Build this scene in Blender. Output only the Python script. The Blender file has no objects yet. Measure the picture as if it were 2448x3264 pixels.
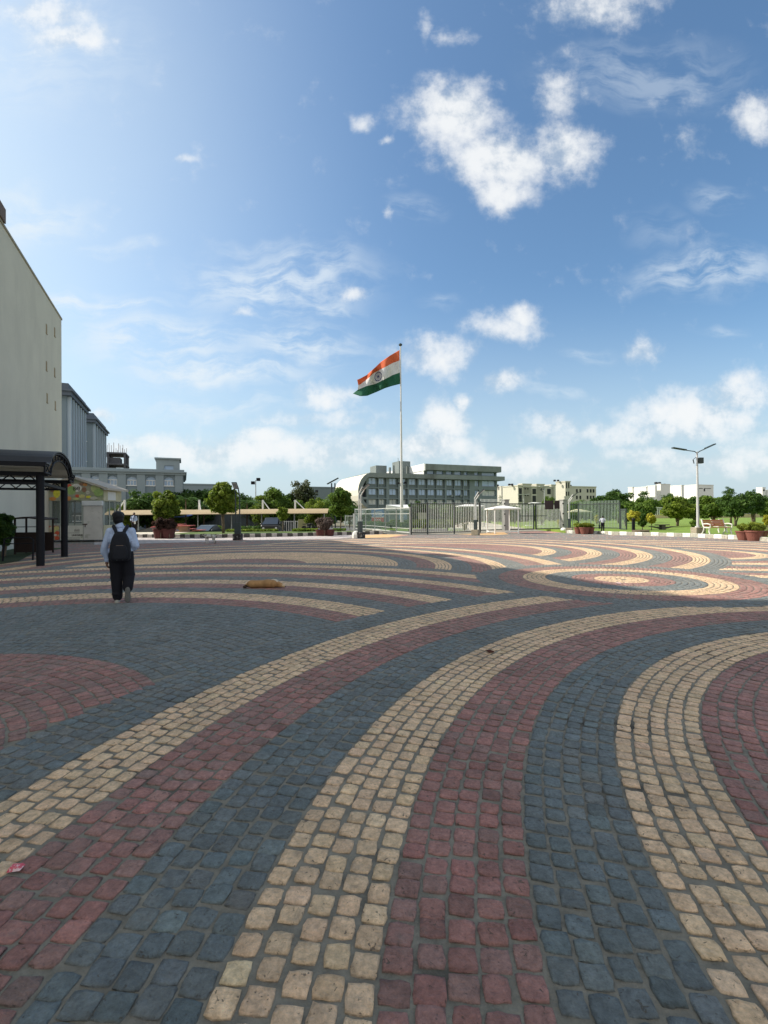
import bpy, math, random
import numpy as np
from mathutils import Vector, Matrix
random.seed(7); RNG = np.random.default_rng(7)
C = bpy.context.scene.collection
S = bpy.context.scene
R = math.radians
# ------------------------------------------------------------------ camera
FPX, CAMH, PITCH, ROLL = 1505.0, 1.55, math.atan2(10, 1505.0), 0.008
cam = bpy.data.cameras.new('camera'); cam.sensor_fit = 'VERTICAL'; cam.sensor_height = 36.0
cam.lens = FPX/3264*36; cam.clip_start = 0.05; cam.clip_end = 4000
co = bpy.data.objects.new('camera', cam); C.objects.link(co); S.camera = co
_F = Vector((0, math.cos(PITCH), math.sin(PITCH))); _U = Vector((0, -math.sin(PITCH), math.cos(PITCH))); _X = Vector((1, 0, 0))
_c, _s = math.cos(ROLL), math.sin(ROLL)
_r = _X*_c-_U*_s; _u = _X*_s+_U*_c
co.matrix_world = Matrix(((_r.x, _u.x, -_F.x, 0), (_r.y, _u.y, -_F.y, 0), (_r.z, _u.z, -_F.z, CAMH), (0, 0, 0, 1)))
def ray(px, py):
    x, y = px-1224.0, py-1632.0
    xr, yr = _c*x-_s*y, _s*x+_c*y
    return xr, FPX*math.cos(PITCH)+yr*math.sin(PITCH), FPX*math.sin(PITCH)-yr*math.cos(PITCH)
def G(px, py, z=0.0):                       # survey: where the ground (height z) was seen
    a, b, c = ray(px, py); t = (z-CAMH)/c
    return a*t, b*t
def P(px, py, Y):                           # survey: X and height of a point known to be at distance Y
    a, b, c = ray(px, py); return a/b*Y, CAMH+c/b*Y
# ------------------------------------------------------------------ sun and sky
SUN_EL, SUN_AZ = R(38.4), math.atan2(-0.984, 0.178)
sv = Vector((math.sin(SUN_AZ)*math.cos(SUN_EL), math.cos(SUN_AZ)*math.cos(SUN_EL), math.sin(SUN_EL)))
sl = bpy.data.lights.new('sun', 'SUN'); sl.energy = 4.6; sl.angle = R(0.53); sl.color = (1.0, 0.93, 0.82)
so = bpy.data.objects.new('sun', sl); C.objects.link(so); so.rotation_euler = sv.to_track_quat('Z', 'Y').to_euler(); so.location = (-60, 20, 60)
S.view_settings.view_transform = 'Standard'; S.view_settings.look = 'None'; S.view_settings.gamma = 1
S.view_settings.exposure = 0.43
W = bpy.data.worlds.new('World'); S.world = W; W.use_nodes = True
nt = W.node_tree; nt.nodes.clear(); N = nt.nodes.new; L = nt.links.new
def vm(op, a, b=None, c=None):
    n = N('ShaderNodeVectorMath'); n.operation = op
    for i, v in enumerate((a, b, c)):
        if v is None: continue
        if hasattr(v, 'is_output'): L(v, n.inputs[i])
        else: n.inputs[i].default_value = v
    return n.outputs[1] if op in ('LENGTH', 'DOT_PRODUCT') else n.outputs[0]
def mm(op, a, b=None, c=None, clamp=False):
    n = N('ShaderNodeMath'); n.operation = op; n.use_clamp = clamp
    for i, v in enumerate((a, b, c)):
        if v is None: continue
        if hasattr(v, 'is_output'): L(v, n.inputs[i])
        else: n.inputs[i].default_value = v
    return n.outputs[0]
def noise(vec, scale, detail=6, rough=.55, dist=0):
    n = N('ShaderNodeTexNoise'); n.inputs['Scale'].default_value = scale; n.inputs['Detail'].default_value = detail
    n.inputs['Roughness'].default_value = rough; n.inputs['Distortion'].default_value = dist; L(vec, n.inputs['Vector']); return n
def smooth(v, a, b):
    n = N('ShaderNodeMapRange'); n.interpolation_type = 'SMOOTHSTEP'; L(v, n.inputs[0])
    n.inputs[1].default_value = a; n.inputs[2].default_value = b; n.inputs[3].default_value = 0; n.inputs[4].default_value = 1; return n.outputs[0]
def mixc(f, a, b):
    n = N('ShaderNodeMix'); n.data_type = 'RGBA'
    for i, v in ((0, f), (6, a), (7, b)):
        if hasattr(v, 'is_output'): L(v, n.inputs[i])
        else: n.inputs[i].default_value = v
    return n.outputs[2]
sky = N('ShaderNodeTexSky'); sky.sky_type = 'NISHITA'; sky.sun_disc = False
sky.sun_elevation = SUN_EL; sky.sun_rotation = SUN_AZ % (2*math.pi); sky.air_density = 1.0; sky.dust_density = 1.9; sky.ozone_density = 2.2
tc = N('ShaderNodeTexCoord'); d = tc.outputs['Generated']
sx = N('ShaderNodeSeparateXYZ'); L(d, sx.inputs[0])
yy = mm('MAXIMUM', sx.outputs[1], 0.05)
cb = N('ShaderNodeCombineXYZ'); L(mm('DIVIDE', sx.outputs[0], yy), cb.inputs[0]); L(mm('DIVIDE', sx.outputs[2], yy), cb.inputs[1])
uv = cb.outputs[0]
def warp(vec, sc, amp, det=5):
    n = noise(vec, sc, det, .6); return vm('MULTIPLY_ADD', vm('SUBTRACT', n.outputs['Color'], (.5, .5, .5)), (amp, amp, 0), vec)
uvw = warp(uv, 9, .065); uvs = warp(uv, 4, .16, 3)
def blobs(vec, lst):
    tot = None
    for (dx, dy, rx, ry, st) in lst:
        k = 2448/1659
        u, v = (k*dx-1224)/1505, (1642-k*dy)/1505; ru, rv = k*rx/1505, k*ry/1505
        q = vm('MULTIPLY', vm('SUBTRACT', vec, (u, v, 0)), (1/ru, 1/rv, 0))
        m = mm('MULTIPLY', smooth(vm('LENGTH', q), 1.6, 0.1), st)
        tot = m if tot is None else mm('MAXIMUM', tot, m)
    return tot
CUM = [(985, 240, 105, 85, 1.1), (1080, 345, 135, 72, 1.1), (1228, 325, 82, 72, 1.0), (1090, 405, 80, 52, 1.0), (1140, 350, 70, 50, .9), (1215, 200, 62, 58, .72), (930, 270, 50, 45, .8),
       (1290, 15, 150, 60, .8), (1645, 255, 60, 60, .85), (1505, 312, 52, 40, .55), (1390, 768, 48, 34, .8), (795, 264, 30, 24, .75), (840, 302, 20, 14, .7), (838, 455, 14, 22, .55),
       (1090, 705, 90, 36, .8), (950, 765, 110, 48, .85), (1125, 680, 42, 32, .8), (1087, 825, 52, 30, .85), (960, 915, 66, 60, 1), (1002, 870, 22, 26, .95), (930, 965, 110, 50, .95),
       (510, 975, 330, 46, .88), (760, 960, 200, 36, .7), (1400, 940, 330, 42, .7), (570, 945, 60, 26, .95), (705, 855, 90, 34, .75), (220, 890, 45, 20, .8), (770, 635, 36, 18, .8), (525, 672, 34, 14, .65), (985, 80, 45, 30, .45), (925, 60, 14, 50, .4),
       (1500, 905, 170, 70, .95), (1600, 860, 100, 50, .9), (1200, 920, 90, 34, .7), (1290, 935, 60, 30, .7), (1130, 1005, 200, 34, .8), (1560, 1000, 200, 40, .75), (720, 985, 160, 40, .8), (1245, 110, 24, 20, .4), (1420, 990, 160, 30, .7),
       (160, 70, 110, 40, .85), (110, 20, 120, 50, .8), (405, 338, 26, 12, .6), (700, 905, 200, 26, .6), (300, 960, 120, 30, .7)]
CIR = [(600, 610, 190, 75, .8), (640, 745, 140, 50, .8), (350, 745, 170, 60, .9), (470, 808, 200, 30, .95), (150, 655, 140, 36, 1), (60, 455, 120, 50, .8), (285, 655, 70, 16, .9), (250, 520, 80, 14, .5),
       (1540, 600, 150, 44, .75), (700, 660, 70, 22, .7), (560, 525, 90, 18, .35), (1555, 440, 60, 30, .35), (1400, 150, 200, 70, .32), (460, 880, 180, 26, .6), (950, 645, 40, 14, .35), (1280, 765, 60, 16, .4), (1190, 858, 60, 12, .6), (1420, 500, 60, 40, .2), (1560, 720, 50, 12, .4), (80, 100, 220, 130, .35), (900, 440, 60, 30, .35)]
n1 = noise(uv, 11, 9, .62); n2 = noise(uv, 34, 6, .6)
den = mm('ADD', mm('MULTIPLY', blobs(uvw, CUM), .95), mm('MULTIPLY_ADD', n1.outputs[0], 1.75, -.875))
den = mm('ADD', den, mm('MULTIPLY_ADD', n2.outputs[0], .3, -.15))
cum = smooth(den, .12, 1.08)
# broken cloud added to the unseen sky behind the camera, as neutral fill light
nb = noise(d, 2.2, 7, .6); back = mm('MULTIPLY', smooth(sx.outputs[1], .12, -.25), smooth(nb.outputs[0], .33, .50))
cum = mm('MAXIMUM', cum, back)
# streaky ice cloud
mp = N('ShaderNodeMapping'); L(uvs, mp.inputs[0]); mp.inputs['Scale'].default_value = (7, 26, 1); mp.inputs['Rotation'].default_value = (0, 0, .25)
n3 = N('ShaderNodeTexNoise'); n3.inputs['Scale'].default_value = 1.0; n3.inputs['Detail'].default_value = 8; n3.inputs['Roughness'].default_value = .62; L(mp.outputs[0], n3.inputs['Vector'])
cir = mm('MULTIPLY', blobs(uvs, CIR), smooth(mm('ADD', n3.outputs[0], mm('MULTIPLY_ADD', n1.outputs[0], .5, -.25)), .34, .66))
cir = mm('MULTIPLY', cir, .95)
# pale veil low down and towards the sun
sep = N('ShaderNodeSeparateXYZ'); L(uv, sep.inputs[0])
veil = smooth(sep.outputs[1], .52, -.02)
vl = mm('MULTIPLY', mm('POWER', veil, 1.25), .86)
left = mm('MULTIPLY', smooth(vm('LENGTH', vm('MULTIPLY', vm('SUBTRACT', uv, (-1.05, .62, 0)), (1, .8, 0))), 1.15, .0), .62)
nz = noise(uv, 2.6, 4, .5)
left = mm('MULTIPLY', left, mm('MULTIPLY_ADD', nz.outputs[0], .7, .65))
tone = N('ShaderNodeHueSaturation'); tone.inputs['Saturation'].default_value = 1.10; tone.inputs['Value'].default_value = 1.0; L(vm('MULTIPLY', sky.outputs[0], (.93, 1.005, .985)), tone.inputs['Color'])
VE = (3.2, 3.95, 4.45, 1); WH = (5.0, 5.1, 5.15, 1); SH = (3.4, 3.8, 4.15, 1)
c1 = mixc(vl, tone.outputs[0], VE); c1 = mixc(left, c1, (3.55, 4.35, 4.85, 1))
shade = smooth(mm('ADD', n1.outputs[0], mm('MULTIPLY', cum, .12)), .38, .62)
cc = mixc(shade, SH, WH)
c2 = mixc(cir, c1, (4.3, 4.75, 5.1, 1)); c3 = mixc(mm('MULTIPLY', cum, .93), c2, cc)
bg = N('ShaderNodeBackground'); bg.inputs[1].default_value = 0.14; L(c3, bg.inputs[0])
wo = N('ShaderNodeOutputWorld'); L(bg.outputs[0], wo.inputs[0])
# ------------------------------------------------------------------ materials
MATS = {}
def mat(name, col, rough=.8, var=.12, scale=3.0, bump=.0, bscale=60.0, metal=0.0, attr=False, spec=.3, stain=None):
    if name in MATS: return MATS[name]
    m = bpy.data.materials.new(name); m.use_nodes = True; t = m.node_tree; b = t.nodes['Principled BSDF']
    b.inputs['Roughness'].default_value = rough; b.inputs['Metallic'].default_value = metal
    b.inputs['Specular IOR Level'].default_value = spec
    tcn = t.nodes.new('ShaderNodeTexCoord'); ob = tcn.outputs['Object']
    if attr:
        a = t.nodes.new('ShaderNodeAttribute'); a.attribute_name = 'Col'; base = a.outputs['Color']
    else:
        a = t.nodes.new('ShaderNodeRGB'); a.outputs[0].default_value = (*col, 1); base = a.outputs[0]
    if var > 0:
        n = t.nodes.new('ShaderNodeTexNoise'); n.inputs['Scale'].default_value = scale; n.inputs['Detail'].default_value = 7; n.inputs['Roughness'].default_value = .65
        t.links.new(ob, n.inputs['Vector'])
        mr = t.nodes.new('ShaderNodeMapRange'); mr.inputs[1].default_value = .25; mr.inputs[2].default_value = .75; mr.inputs[3].default_value = 1-var*1.6; mr.inputs[4].default_value = 1+var*1.2
        t.links.new(n.outputs[0], mr.inputs[0])
        mx = t.nodes.new('ShaderNodeVectorMath'); mx.operation = 'SCALE'; t.links.new(base, mx.inputs[0]); t.links.new(mr.outputs[0], mx.inputs['Scale']); base = mx.outputs[0]
    if stain:
        scol, ssc, lo, hi, stretch = stain
        mpn = t.nodes.new('ShaderNodeMapping'); mpn.inputs['Scale'].default_value = stretch; t.links.new(ob, mpn.inputs[0])
        n = t.nodes.new('ShaderNodeTexNoise'); n.inputs['Scale'].default_value = ssc; n.inputs['Detail'].default_value = 8; n.inputs['Roughness'].default_value = .7
        t.links.new(mpn.outputs[0], n.inputs['Vector'])
        mr = t.nodes.new('ShaderNodeMapRange'); mr.inputs[1].default_value = lo; mr.inputs[2].default_value = hi; t.links.new(n.outputs[0], mr.inputs[0])
        mx = t.nodes.new('ShaderNodeMix'); mx.data_type = 'RGBA'; t.links.new(mr.outputs[0], mx.inputs[0]); t.links.new(base, mx.inputs[6]); mx.inputs[7].default_value = (*scol, 1); base = mx.outputs[2]
    t.links.new(base, b.inputs['Base Color'])
    if bump > 0:
        n = t.nodes.new('ShaderNodeTexNoise'); n.inputs['Scale'].default_value = bscale; n.inputs['Detail'].default_value = 6; n.inputs['Roughness'].default_value = .7; t.links.new(ob, n.inputs['Vector'])
        bp = t.nodes.new('ShaderNodeBump'); bp.inputs['Strength'].default_value = bump; bp.inputs['Distance'].default_value = .02; t.links.new(n.outputs[0], bp.inputs['Height']); t.links.new(bp.outputs[0], b.inputs['Normal'])
    MATS[name] = m; return m
def glassmat(name, col, rough=.08, alpha=1.0):
    if name in MATS: return MATS[name]
    m = bpy.data.materials.new(name); m.use_nodes = True; b = m.node_tree.nodes['Principled BSDF']
    b.inputs['Base Color'].default_value = (*col, 1); b.inputs['Roughness'].default_value = rough; b.inputs['Specular IOR Level'].default_value = .8; b.inputs['Alpha'].default_value = alpha
    MATS[name] = m; return m
# ------------------------------------------------------------------ mesh helpers
class MB:
    def __init__(s): s.v = []; s.f = []; s.m = []
    def add(s, vs, fs, m=0):
        o = len(s.v); s.v += [tuple(v) for v in vs]
        for f in fs: s.f.append(tuple(i+o for i in f)); s.m.append(m)
        return s
    def box(s, x0, x1, y0, y1, z0, z1, m=0, M=None):
        vs = [Vector((x, y, z)) for z in (z0, z1) for y in (y0, y1) for x in (x0, x1)]
        if M: vs = [M @ v for v in vs]
        return s.add(vs, [(0, 2, 3, 1), (4, 5, 7, 6), (0, 1, 5, 4), (2, 6, 7, 3), (0, 4, 6, 2), (1, 3, 7, 5)], m)
    def prism(s, pts, z0, z1, m=0, M=None, top=True):      # pts: ccw polygon in xy
        n = len(pts); vs = [Vector((x, y, z)) for z in (z0, z1) for x, y in pts]
        if M: vs = [M @ v for v in vs]
        fs = [(i, (i+1) % n, n+(i+1) % n, n+i) for i in range(n)]+[tuple(range(n-1, -1, -1)), tuple(range(n, 2*n))]
        return s.add(vs, fs, m)
    def tube(s, p0, p1, r0, r1=None, n=10, m=0, cap=True):
        p0, p1 = Vector(p0), Vector(p1); r1 = r0 if r1 is None else r1
        dz = (p1-p0); 
        if dz.length < 1e-6: return s
        q = dz.to_track_quat('Z', 'Y'); a = q @ Vector((1, 0, 0)); b = q @ Vector((0, 1, 0)); vs = []
        for p, r in ((p0, r0), (p1, r1)):
            for i in range(n):
                t = 2*math.pi*i/n; vs.append(p+a*r*math.cos(t)+b*r*math.sin(t))
        fs = [(i, (i+1) % n, n+(i+1) % n, n+i) for i in range(n)]
        if cap: fs += [tuple(range(n-1, -1, -1)), tuple(range(n, 2*n))]
        return s.add(vs, fs, m)
    def path(s, pts, rs, n=8, m=0):
        pts = [Vector(p) for p in pts]; rs = rs if hasattr(rs, '__len__') else [rs]*len(pts); vs = []; K = len(pts)
        up = None
        for k, p in enumerate(pts):
            t = (pts[min(k+1, K-1)]-pts[max(k-1, 0)]).normalized()
            if up is None: up = Vector((0, 0, 1)) if abs(t.z) < .9 else Vector((1, 0, 0))
            a = (up-t*up.dot(t)).normalized(); b = t.cross(a); up = a
            for i in range(n):
                w = 2*math.pi*i/n; vs.append(p+a*rs[k]*math.cos(w)+b*rs[k]*math.sin(w))
        fs = [(k*n+i, k*n+(i+1) % n, (k+1)*n+(i+1) % n, (k+1)*n+i) for k in range(K-1) for i in range(n)]
        fs += [tuple(range(n-1, -1, -1)), tuple(range((K-1)*n, K*n))]
        return s.add(vs, fs, m)
    def lathe(s, prof, n=16, m=0, c=(0, 0, 0), M=None):     # prof: (r,z)
        vs = []; K = len(prof)
        for r, z in prof:
            for i in range(n):
                t = 2*math.pi*i/n; v = Vector((c[0]+r*math.cos(t), c[1]+r*math.sin(t), c[2]+z)); vs.append(M @ v if M else v)
        fs = [(k*n+i, k*n+(i+1) % n, (k+1)*n+(i+1) % n, (k+1)*n+i) for k in range(K-1) for i in range(n)]
        if prof[0][0] > 1e-4: fs.append(tuple(range(n-1, -1, -1)))
        if prof[-1][0] > 1e-4: fs.append(tuple(range((K-1)*n, K*n)))
        return s.add(vs, fs, m)
    def ell(s, c, r, M=None, n=12, k=8, m=0):
        vs = []; c = Vector(c)
        for j in range(k+1):
            ph = math.pi*j/k
            for i in range(n):
                t = 2*math.pi*i/n; v = Vector((r[0]*math.sin(ph)*math.cos(t), r[1]*math.sin(ph)*math.sin(t), -r[2]*math.cos(ph)))
                vs.append(c+(M @ v if M else v))
        fs = [(j*n+i, j*n+(i+1) % n, (j+1)*n+(i+1) % n, (j+1)*n+i) for j in range(k) for i in range(n)]
        return s.add(vs, fs, m)
    def build(s, name, mats, parent=None, smooth=False, loc=None, rz=0, bevel=0):
        me = bpy.data.meshes.new(name); me.from_pydata(s.v, [], s.f)
        for q in (mats if isinstance(mats, (list, tuple)) else [mats]): me.materials.append(q)
        if s.m and max(s.m) > 0: me.polygons.foreach_set('material_index', s.m)
        if smooth: me.polygons.foreach_set('use_smooth', [True]*len(s.f))
        me.update(); o = bpy.data.objects.new(name, me); C.objects.link(o)
        if parent: o.parent = parent
        if loc: o.location = loc
        if rz: o.rotation_euler.z = rz
        if bevel:
            b = o.modifiers.new('bevel', 'BEVEL'); b.width = bevel; b.segments = 2; b.limit_method = 'ANGLE'; b.angle_limit = R(40)
        return o
def tag(o, label=None, cat=None, group=None, kind=None):
    if label: o['label'] = label
    if cat: o['category'] = cat
    if group: o['group'] = group
    if kind: o['kind'] = kind
    return o
def thing(name, label, cat, loc=(0, 0, 0), rz=0, group=None):
    o = bpy.data.objects.new(name, None); C.objects.link(o); o.location = loc; o.rotation_euler.z = rz; o.empty_display_size = .3
    return tag(o, label, cat, group)
def copy_tree(o, parent=None):
    c = o.copy(); C.objects.link(c)
    if parent: c.parent = parent
    for ch in list(o.children): copy_tree(ch, c)
    return c
def npmesh(name, V, F, mats, col=None, smooth=False, parent=None, midx=None, loopn=4):
    me = bpy.data.meshes.new(name); nv, nf = len(V), len(F)
    me.vertices.add(nv); me.vertices.foreach_set('co', np.asarray(V, np.float32).ravel())
    me.loops.add(nf*loopn); me.loops.foreach_set('vertex_index', np.asarray(F, np.int32).ravel())
    me.polygons.add(nf); me.polygons.foreach_set('loop_start', np.arange(0, nf*loopn, loopn, dtype=np.int32))
    if smooth: me.polygons.foreach_set('use_smooth', np.ones(nf, bool))
    for q in (mats if isinstance(mats, (list, tuple)) else [mats]): me.materials.append(q)
    if midx is not None: me.polygons.foreach_set('material_index', np.asarray(midx, np.int32))
    if col is not None:
        a = me.color_attributes.new('Col', 'FLOAT_COLOR', 'POINT'); a.data.foreach_set('color', np.asarray(col, np.float32).ravel())
    me.update(calc_edges=True); me.validate()
    o = bpy.data.objects.new(name, me); C.objects.link(o)
    if parent: o.parent = parent
    return o
# ------------------------------------------------------------------ the paved plaza: every sett is laid as a stone
B_, Y_, R_, O_ = 0, 1, 2, 3
def bands(lst, inner):                       # lst: (outer radius, colour) from outside in
    out = []; 
    for i, (ro, c) in enumerate(lst):
        ri = lst[i+1][0] if i+1 < len(lst) else inner
        out.append((ri, ro, c))
    return out
FANS = [
 dict(c=(5.544, 11.063), w=(0, 0), b=bands([(3.35, B_), (2.80, R_), (2.22, Y_), (1.68, B_), (1.09, R_), (.59, Y_)], 0)),
 dict(c=(6.473, .870), w=(0, 0), b=bands([(9.33, B_), (8.74, Y_), (8.21, R_), (7.65, B_), (7.08, Y_), (6.54, R_), (5.98, B_), (5.45, Y_), (4.91, R_), (4.36, B_), (3.8, Y_), (3.3, R_), (2.7, B_)], 0)),
 dict(c=(-4.846, 4.039), w=(-.1008, .3068), b=bands([(10.85, B_), (10.39, Y_), (9.91, R_), (9.48, B_), (9.05, Y_), (8.64, R_), (8.15, B_), (7.65, Y_), (7.18, R_), (6.70, B_), (6.24, Y_), (5.74, R_), (5.32, B_), (2.92, R_)], 0)),
 dict(c=(-4.756, 14.957), w=(0, 0), b=bands([(10.75, B_), (10.19, Y_), (9.65, R_), (9.03, B_), (8.42, Y_), (7.95, R_), (7.4, B_), (6.83, Y_), (6.33, R_), (5.76, B_), (5.19, Y_), (2.25, R_)], 0)),
 dict(c=(2.192, 20.966), w=(0, 0), b=bands([(10.67, B_), (10.12, Y_), (9.62, R_), (9.05, B_), (8.47, Y_), (7.95, R_), (7.4, B_), (6.8, Y_), (6.25, R_), (5.7, B_), (5.12, Y_), (4.56, R_)], 0)),
 dict(c=(11.424, 18.264), w=(0, 0), b=bands([(9.8, B_), (9.2, Y_), (8.65, R_), (8.1, B_), (7.59, Y_), (7.06, R_), (6.55, B_), (6.03, Y_), (5.53, R_), (4.95, B_), (4.40, Y_), (3.86, R_), (3.3, B_), (2.75, Y_), (2.31, R_)], 0)),
 dict(c=(14.6, 6.5), w=(0, 0), b=bands([(9.75, B_), (9.15, Y_), (8.6, R_), (8.05, B_), (7.5, Y_), (6.95, R_), (6.4, B_), (5.85, Y_), (5.3, R_), (4.75, B_), (4.2, Y_), (3.6, R_)], 0)),
]
def fan_r(f, X, Yc):                          # ring coordinate of a point (ring centres may drift with the radius)
    c, w = f['c'], f['w']; r = np.hypot(X-c[0], Yc-c[1])
    if w != (0, 0):
        for _ in range(14):
            r = .5*r+.5*np.hypot(X-c[0]-w[0]*(r-8), Yc-c[1]-w[1]*(r-8))
    return r
def inpoly(X, Yc, poly):
    ins = np.zeros(X.shape, bool); n = len(poly)
    for i in range(n):
        x0, y0 = poly[i]; x1, y1 = poly[(i+1) % n]
        if y0 == y1: continue
        k = ((y0 > Yc) != (y1 > Yc)) & (X < (x1-x0)*(Yc-y0)/(y1-y0)+x0); ins ^= k
    return ins
KL = [G(300, 1712), G(440, 1714), G(620, 1715), G(760, 1714), G(900, 1711), G(1060, 1707), G(1150, 1704.5), G(1222, 1703)]    # left kerb foot
KR = [G(1806, 1700), G(1905, 1702), G(1950, 1705), G(2100, 1709), G(2200, 1712), G(2300, 1717), G(2380, 1722), G(2520, 1732)]   # right kerb foot
SW = [G(300, 1737), G(440, 1733), G(620, 1728), G(780, 1722), G(970, 1718.5), G(1075, 1717.5)]      # inner edge of the tiled margin
gate_line = [G(1222, 1703), G(1310, 1704.5), G(1450, 1702), G(1530, 1700), G(1620, 1695), G(1700, 1693), G(1806, 1692)]
PLAZA = [(-1.5*1.3, -2.0), (9, -2.0), (24, 12), (KR[-1][0]+2, KR[-1][1]-1)]+KR[::-1]+gate_line[::-1]+KL[::-1]+[(-26, 33), (-20, 24), (-14.2, 15.5), (-12, 11), (-9, 2)]
STRIP = SW+[G(1130, 1712), G(1222, 1703)]+KL[::-1]
def owner(X, Yc):
    o = np.full(X.shape, len(FANS), int)
    for i in range(len(FANS)-1, -1, -1):
        r = fan_r(FANS[i], X, Yc); o[r < FANS[i]['b'][0][1]] = i
    return o
XS, YS, TH, PA, PB, CL = [], [], [], [], [], []
def emit(f, i, ri, ro, col, pitch=.1085):
    nrow = max(1, round((ro-ri)/pitch)); pr = (ro-ri)/nrow
    for k in range(nrow):
        r = ri+(k+.5)*pr
        if r < .06: n = 1
        else: n = max(4, int(round(2*math.pi*r/.108)))
        a = (np.arange(n)+RNG.random())*2*math.pi/n+RNG.normal(0, .006/max(r, .3), n)
        cx, cy = f['c'][0]+f['w'][0]*(r-8), f['c'][1]+f['w'][1]*(r-8)
        X, Yc = cx+r*np.cos(a), cy+r*np.sin(a)
        k_ = (Yc > -1.5) & (np.abs(X) < .86*np.maximum(Yc, 0)+2.2)
        X, Yc, a = X[k_], Yc[k_], a[k_]
        if not len(X): continue
        o = owner(X, Yc) == i; X, Yc, a = X[o], Yc[o], a[o]
        if not len(X): continue
        k_ = inpoly(X, Yc, PLAZA) & ~inpoly(X, Yc, STRIP); X, Yc, a = X[k_], Yc[k_], a[k_]
        prl = pr*(1+(f['w'][0]*np.cos(a)+f['w'][1]*np.sin(a)))
        XS.append(X); YS.append(Yc); TH.append(a); PA.append(np.broadcast_to(prl, X.shape)); PB.append(np.full(len(X), 2*math.pi*r/n if r > .06 else .1)); CL.append(np.full(len(X), col))
for i, f in enumerate(FANS):
    for ri, ro, c in f['b']: emit(f, i, ri, ro, c)
out = dict(c=FANS[0]['c'], w=(0, 0))
edges = [10, 17.6, 18.5, 19.3, 20.0, 21.4, 22.1, 23.6, 24.4, 60]; cols = [B_, R_, B_, R_, B_, R_, B_, R_, B_]
for a, b, c in zip(edges[:-1], edges[1:], cols): emit(out, len(FANS), a, b, c, .112)
X = np.concatenate(XS); Yc = np.concatenate(YS); TH = np.concatenate(TH); PA = np.concatenate(PA); PB = np.concatenate(PB); CL = np.concatenate(CL)
ow = owner(X, Yc) == len(FANS)
# outside the fans the setts are mixed; under the canopy side they turn brownish red
rn = RNG.random(len(X)); CL = CL.copy()
lf = ow & (X < -5) & (Yc < 28); CL[lf & (rn < .62)] = R_
CL[ow & ~lf & (CL == B_) & (rn < .10)] = R_; CL[ow & ~lf & (CL == R_) & (rn > .72)] = B_
CL[ow & ~lf & (rn > .985)] = Y_
base = np.array([[.114, .150, .156], [.745, .515, .310], [.345, .150, .122], [.5, .4, .25]])
col = base[CL]*(1+RNG.normal(0, 1, (len(X), 1))*np.array([.11, .07, .13, .1])[CL][:, None])
col = col*(1+RNG.normal(0, .013, (len(X), 3)))
# worn and dirty patches
def fld(x, y, s, ph): return np.sin(x*s+ph)*np.cos(y*s*1.13+2*ph)+.6*np.sin(x*s*2.3+y*s*1.7+ph)
dirt = np.clip(.5+.30*fld(X, Yc, .55, .4)+.2*fld(X, Yc, 1.7, 2.1), 0, 1)[:, None]
grey = np.array([.20, .185, .155]); kk = np.array([.42, .10, .46, .1])[CL][:, None]*(.25+.75*dirt)*RNG.random((len(X), 1))
kk = kk+np.where((RNG.random(len(X)) < .06), .25, 0)[:, None]*np.array([1, .2, 1, .2])[CL][:, None]
col = np.clip(col*(1-kk)+grey*kk, .02, .82)
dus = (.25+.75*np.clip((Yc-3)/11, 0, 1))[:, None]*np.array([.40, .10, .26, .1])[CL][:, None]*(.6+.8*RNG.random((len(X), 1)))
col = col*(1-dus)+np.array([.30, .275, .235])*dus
print('setts', len(X))
def stones(sel, tmpl, faces, jit, name, mats):
    n = int(sel.sum()); T = np.array(tmpl); K = len(T)
    gap = np.where(CL[sel] == Y_, .0155, .0125)
    a = (PA[sel]-gap)/2*(1+RNG.normal(0, .045, n)); b = (PB[sel]-gap)/2*(1+RNG.normal(0, .05, n))
    th = TH[sel]+RNG.normal(0, .026, n); hz = RNG.normal(0, .0012, n); t1, t2 = RNG.normal(0, .014, n), RNG.normal(0, .014, n)
    u = T[None, :, 0]*a[:, None]; v = T[None, :, 1]*b[:, None]; w = T[None, :, 2]+hz[:, None]
    if jit: 
        rimk = (np.abs(T[:, 0])+np.abs(T[:, 1]) > .3)[None, :]
        u = u+RNG.normal(0, jit, (n, K))*rimk; v = v+RNG.normal(0, jit, (n, K))*rimk; w = w+RNG.normal(0, jit*.5, (n, K))*(T[None, :, 2] > 0)
    w = w+(u*t1[:, None]+v*t2[:, None])*(T[None, :, 2] > 0)
    cth, sth = np.cos(th)[:, None], np.sin(th)[:, None]
    dx = RNG.normal(0, .0022, n)[:, None]; dy = RNG.normal(0, .0022, n)[:, None]
    V = np.stack([X[sel][:, None]+u*cth-v*sth+dx, Yc[sel][:, None]+u*sth+v*cth+dy, w], -1).reshape(-1, 3)
    F = (np.array(faces)[None]+(np.arange(n)*K)[:, None, None]).reshape(-1, 4)
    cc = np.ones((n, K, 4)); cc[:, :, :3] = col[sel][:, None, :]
    low = (T[:, 2] < .004); cc[:, low, :3] = cc[:, low, :3]*.6+np.array([.15, .14, .12])*.4       # grout rubbed on the flanks
    o = npmesh(name, V, F, mats, cc.reshape(-1, 4), smooth=True); return o
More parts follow.
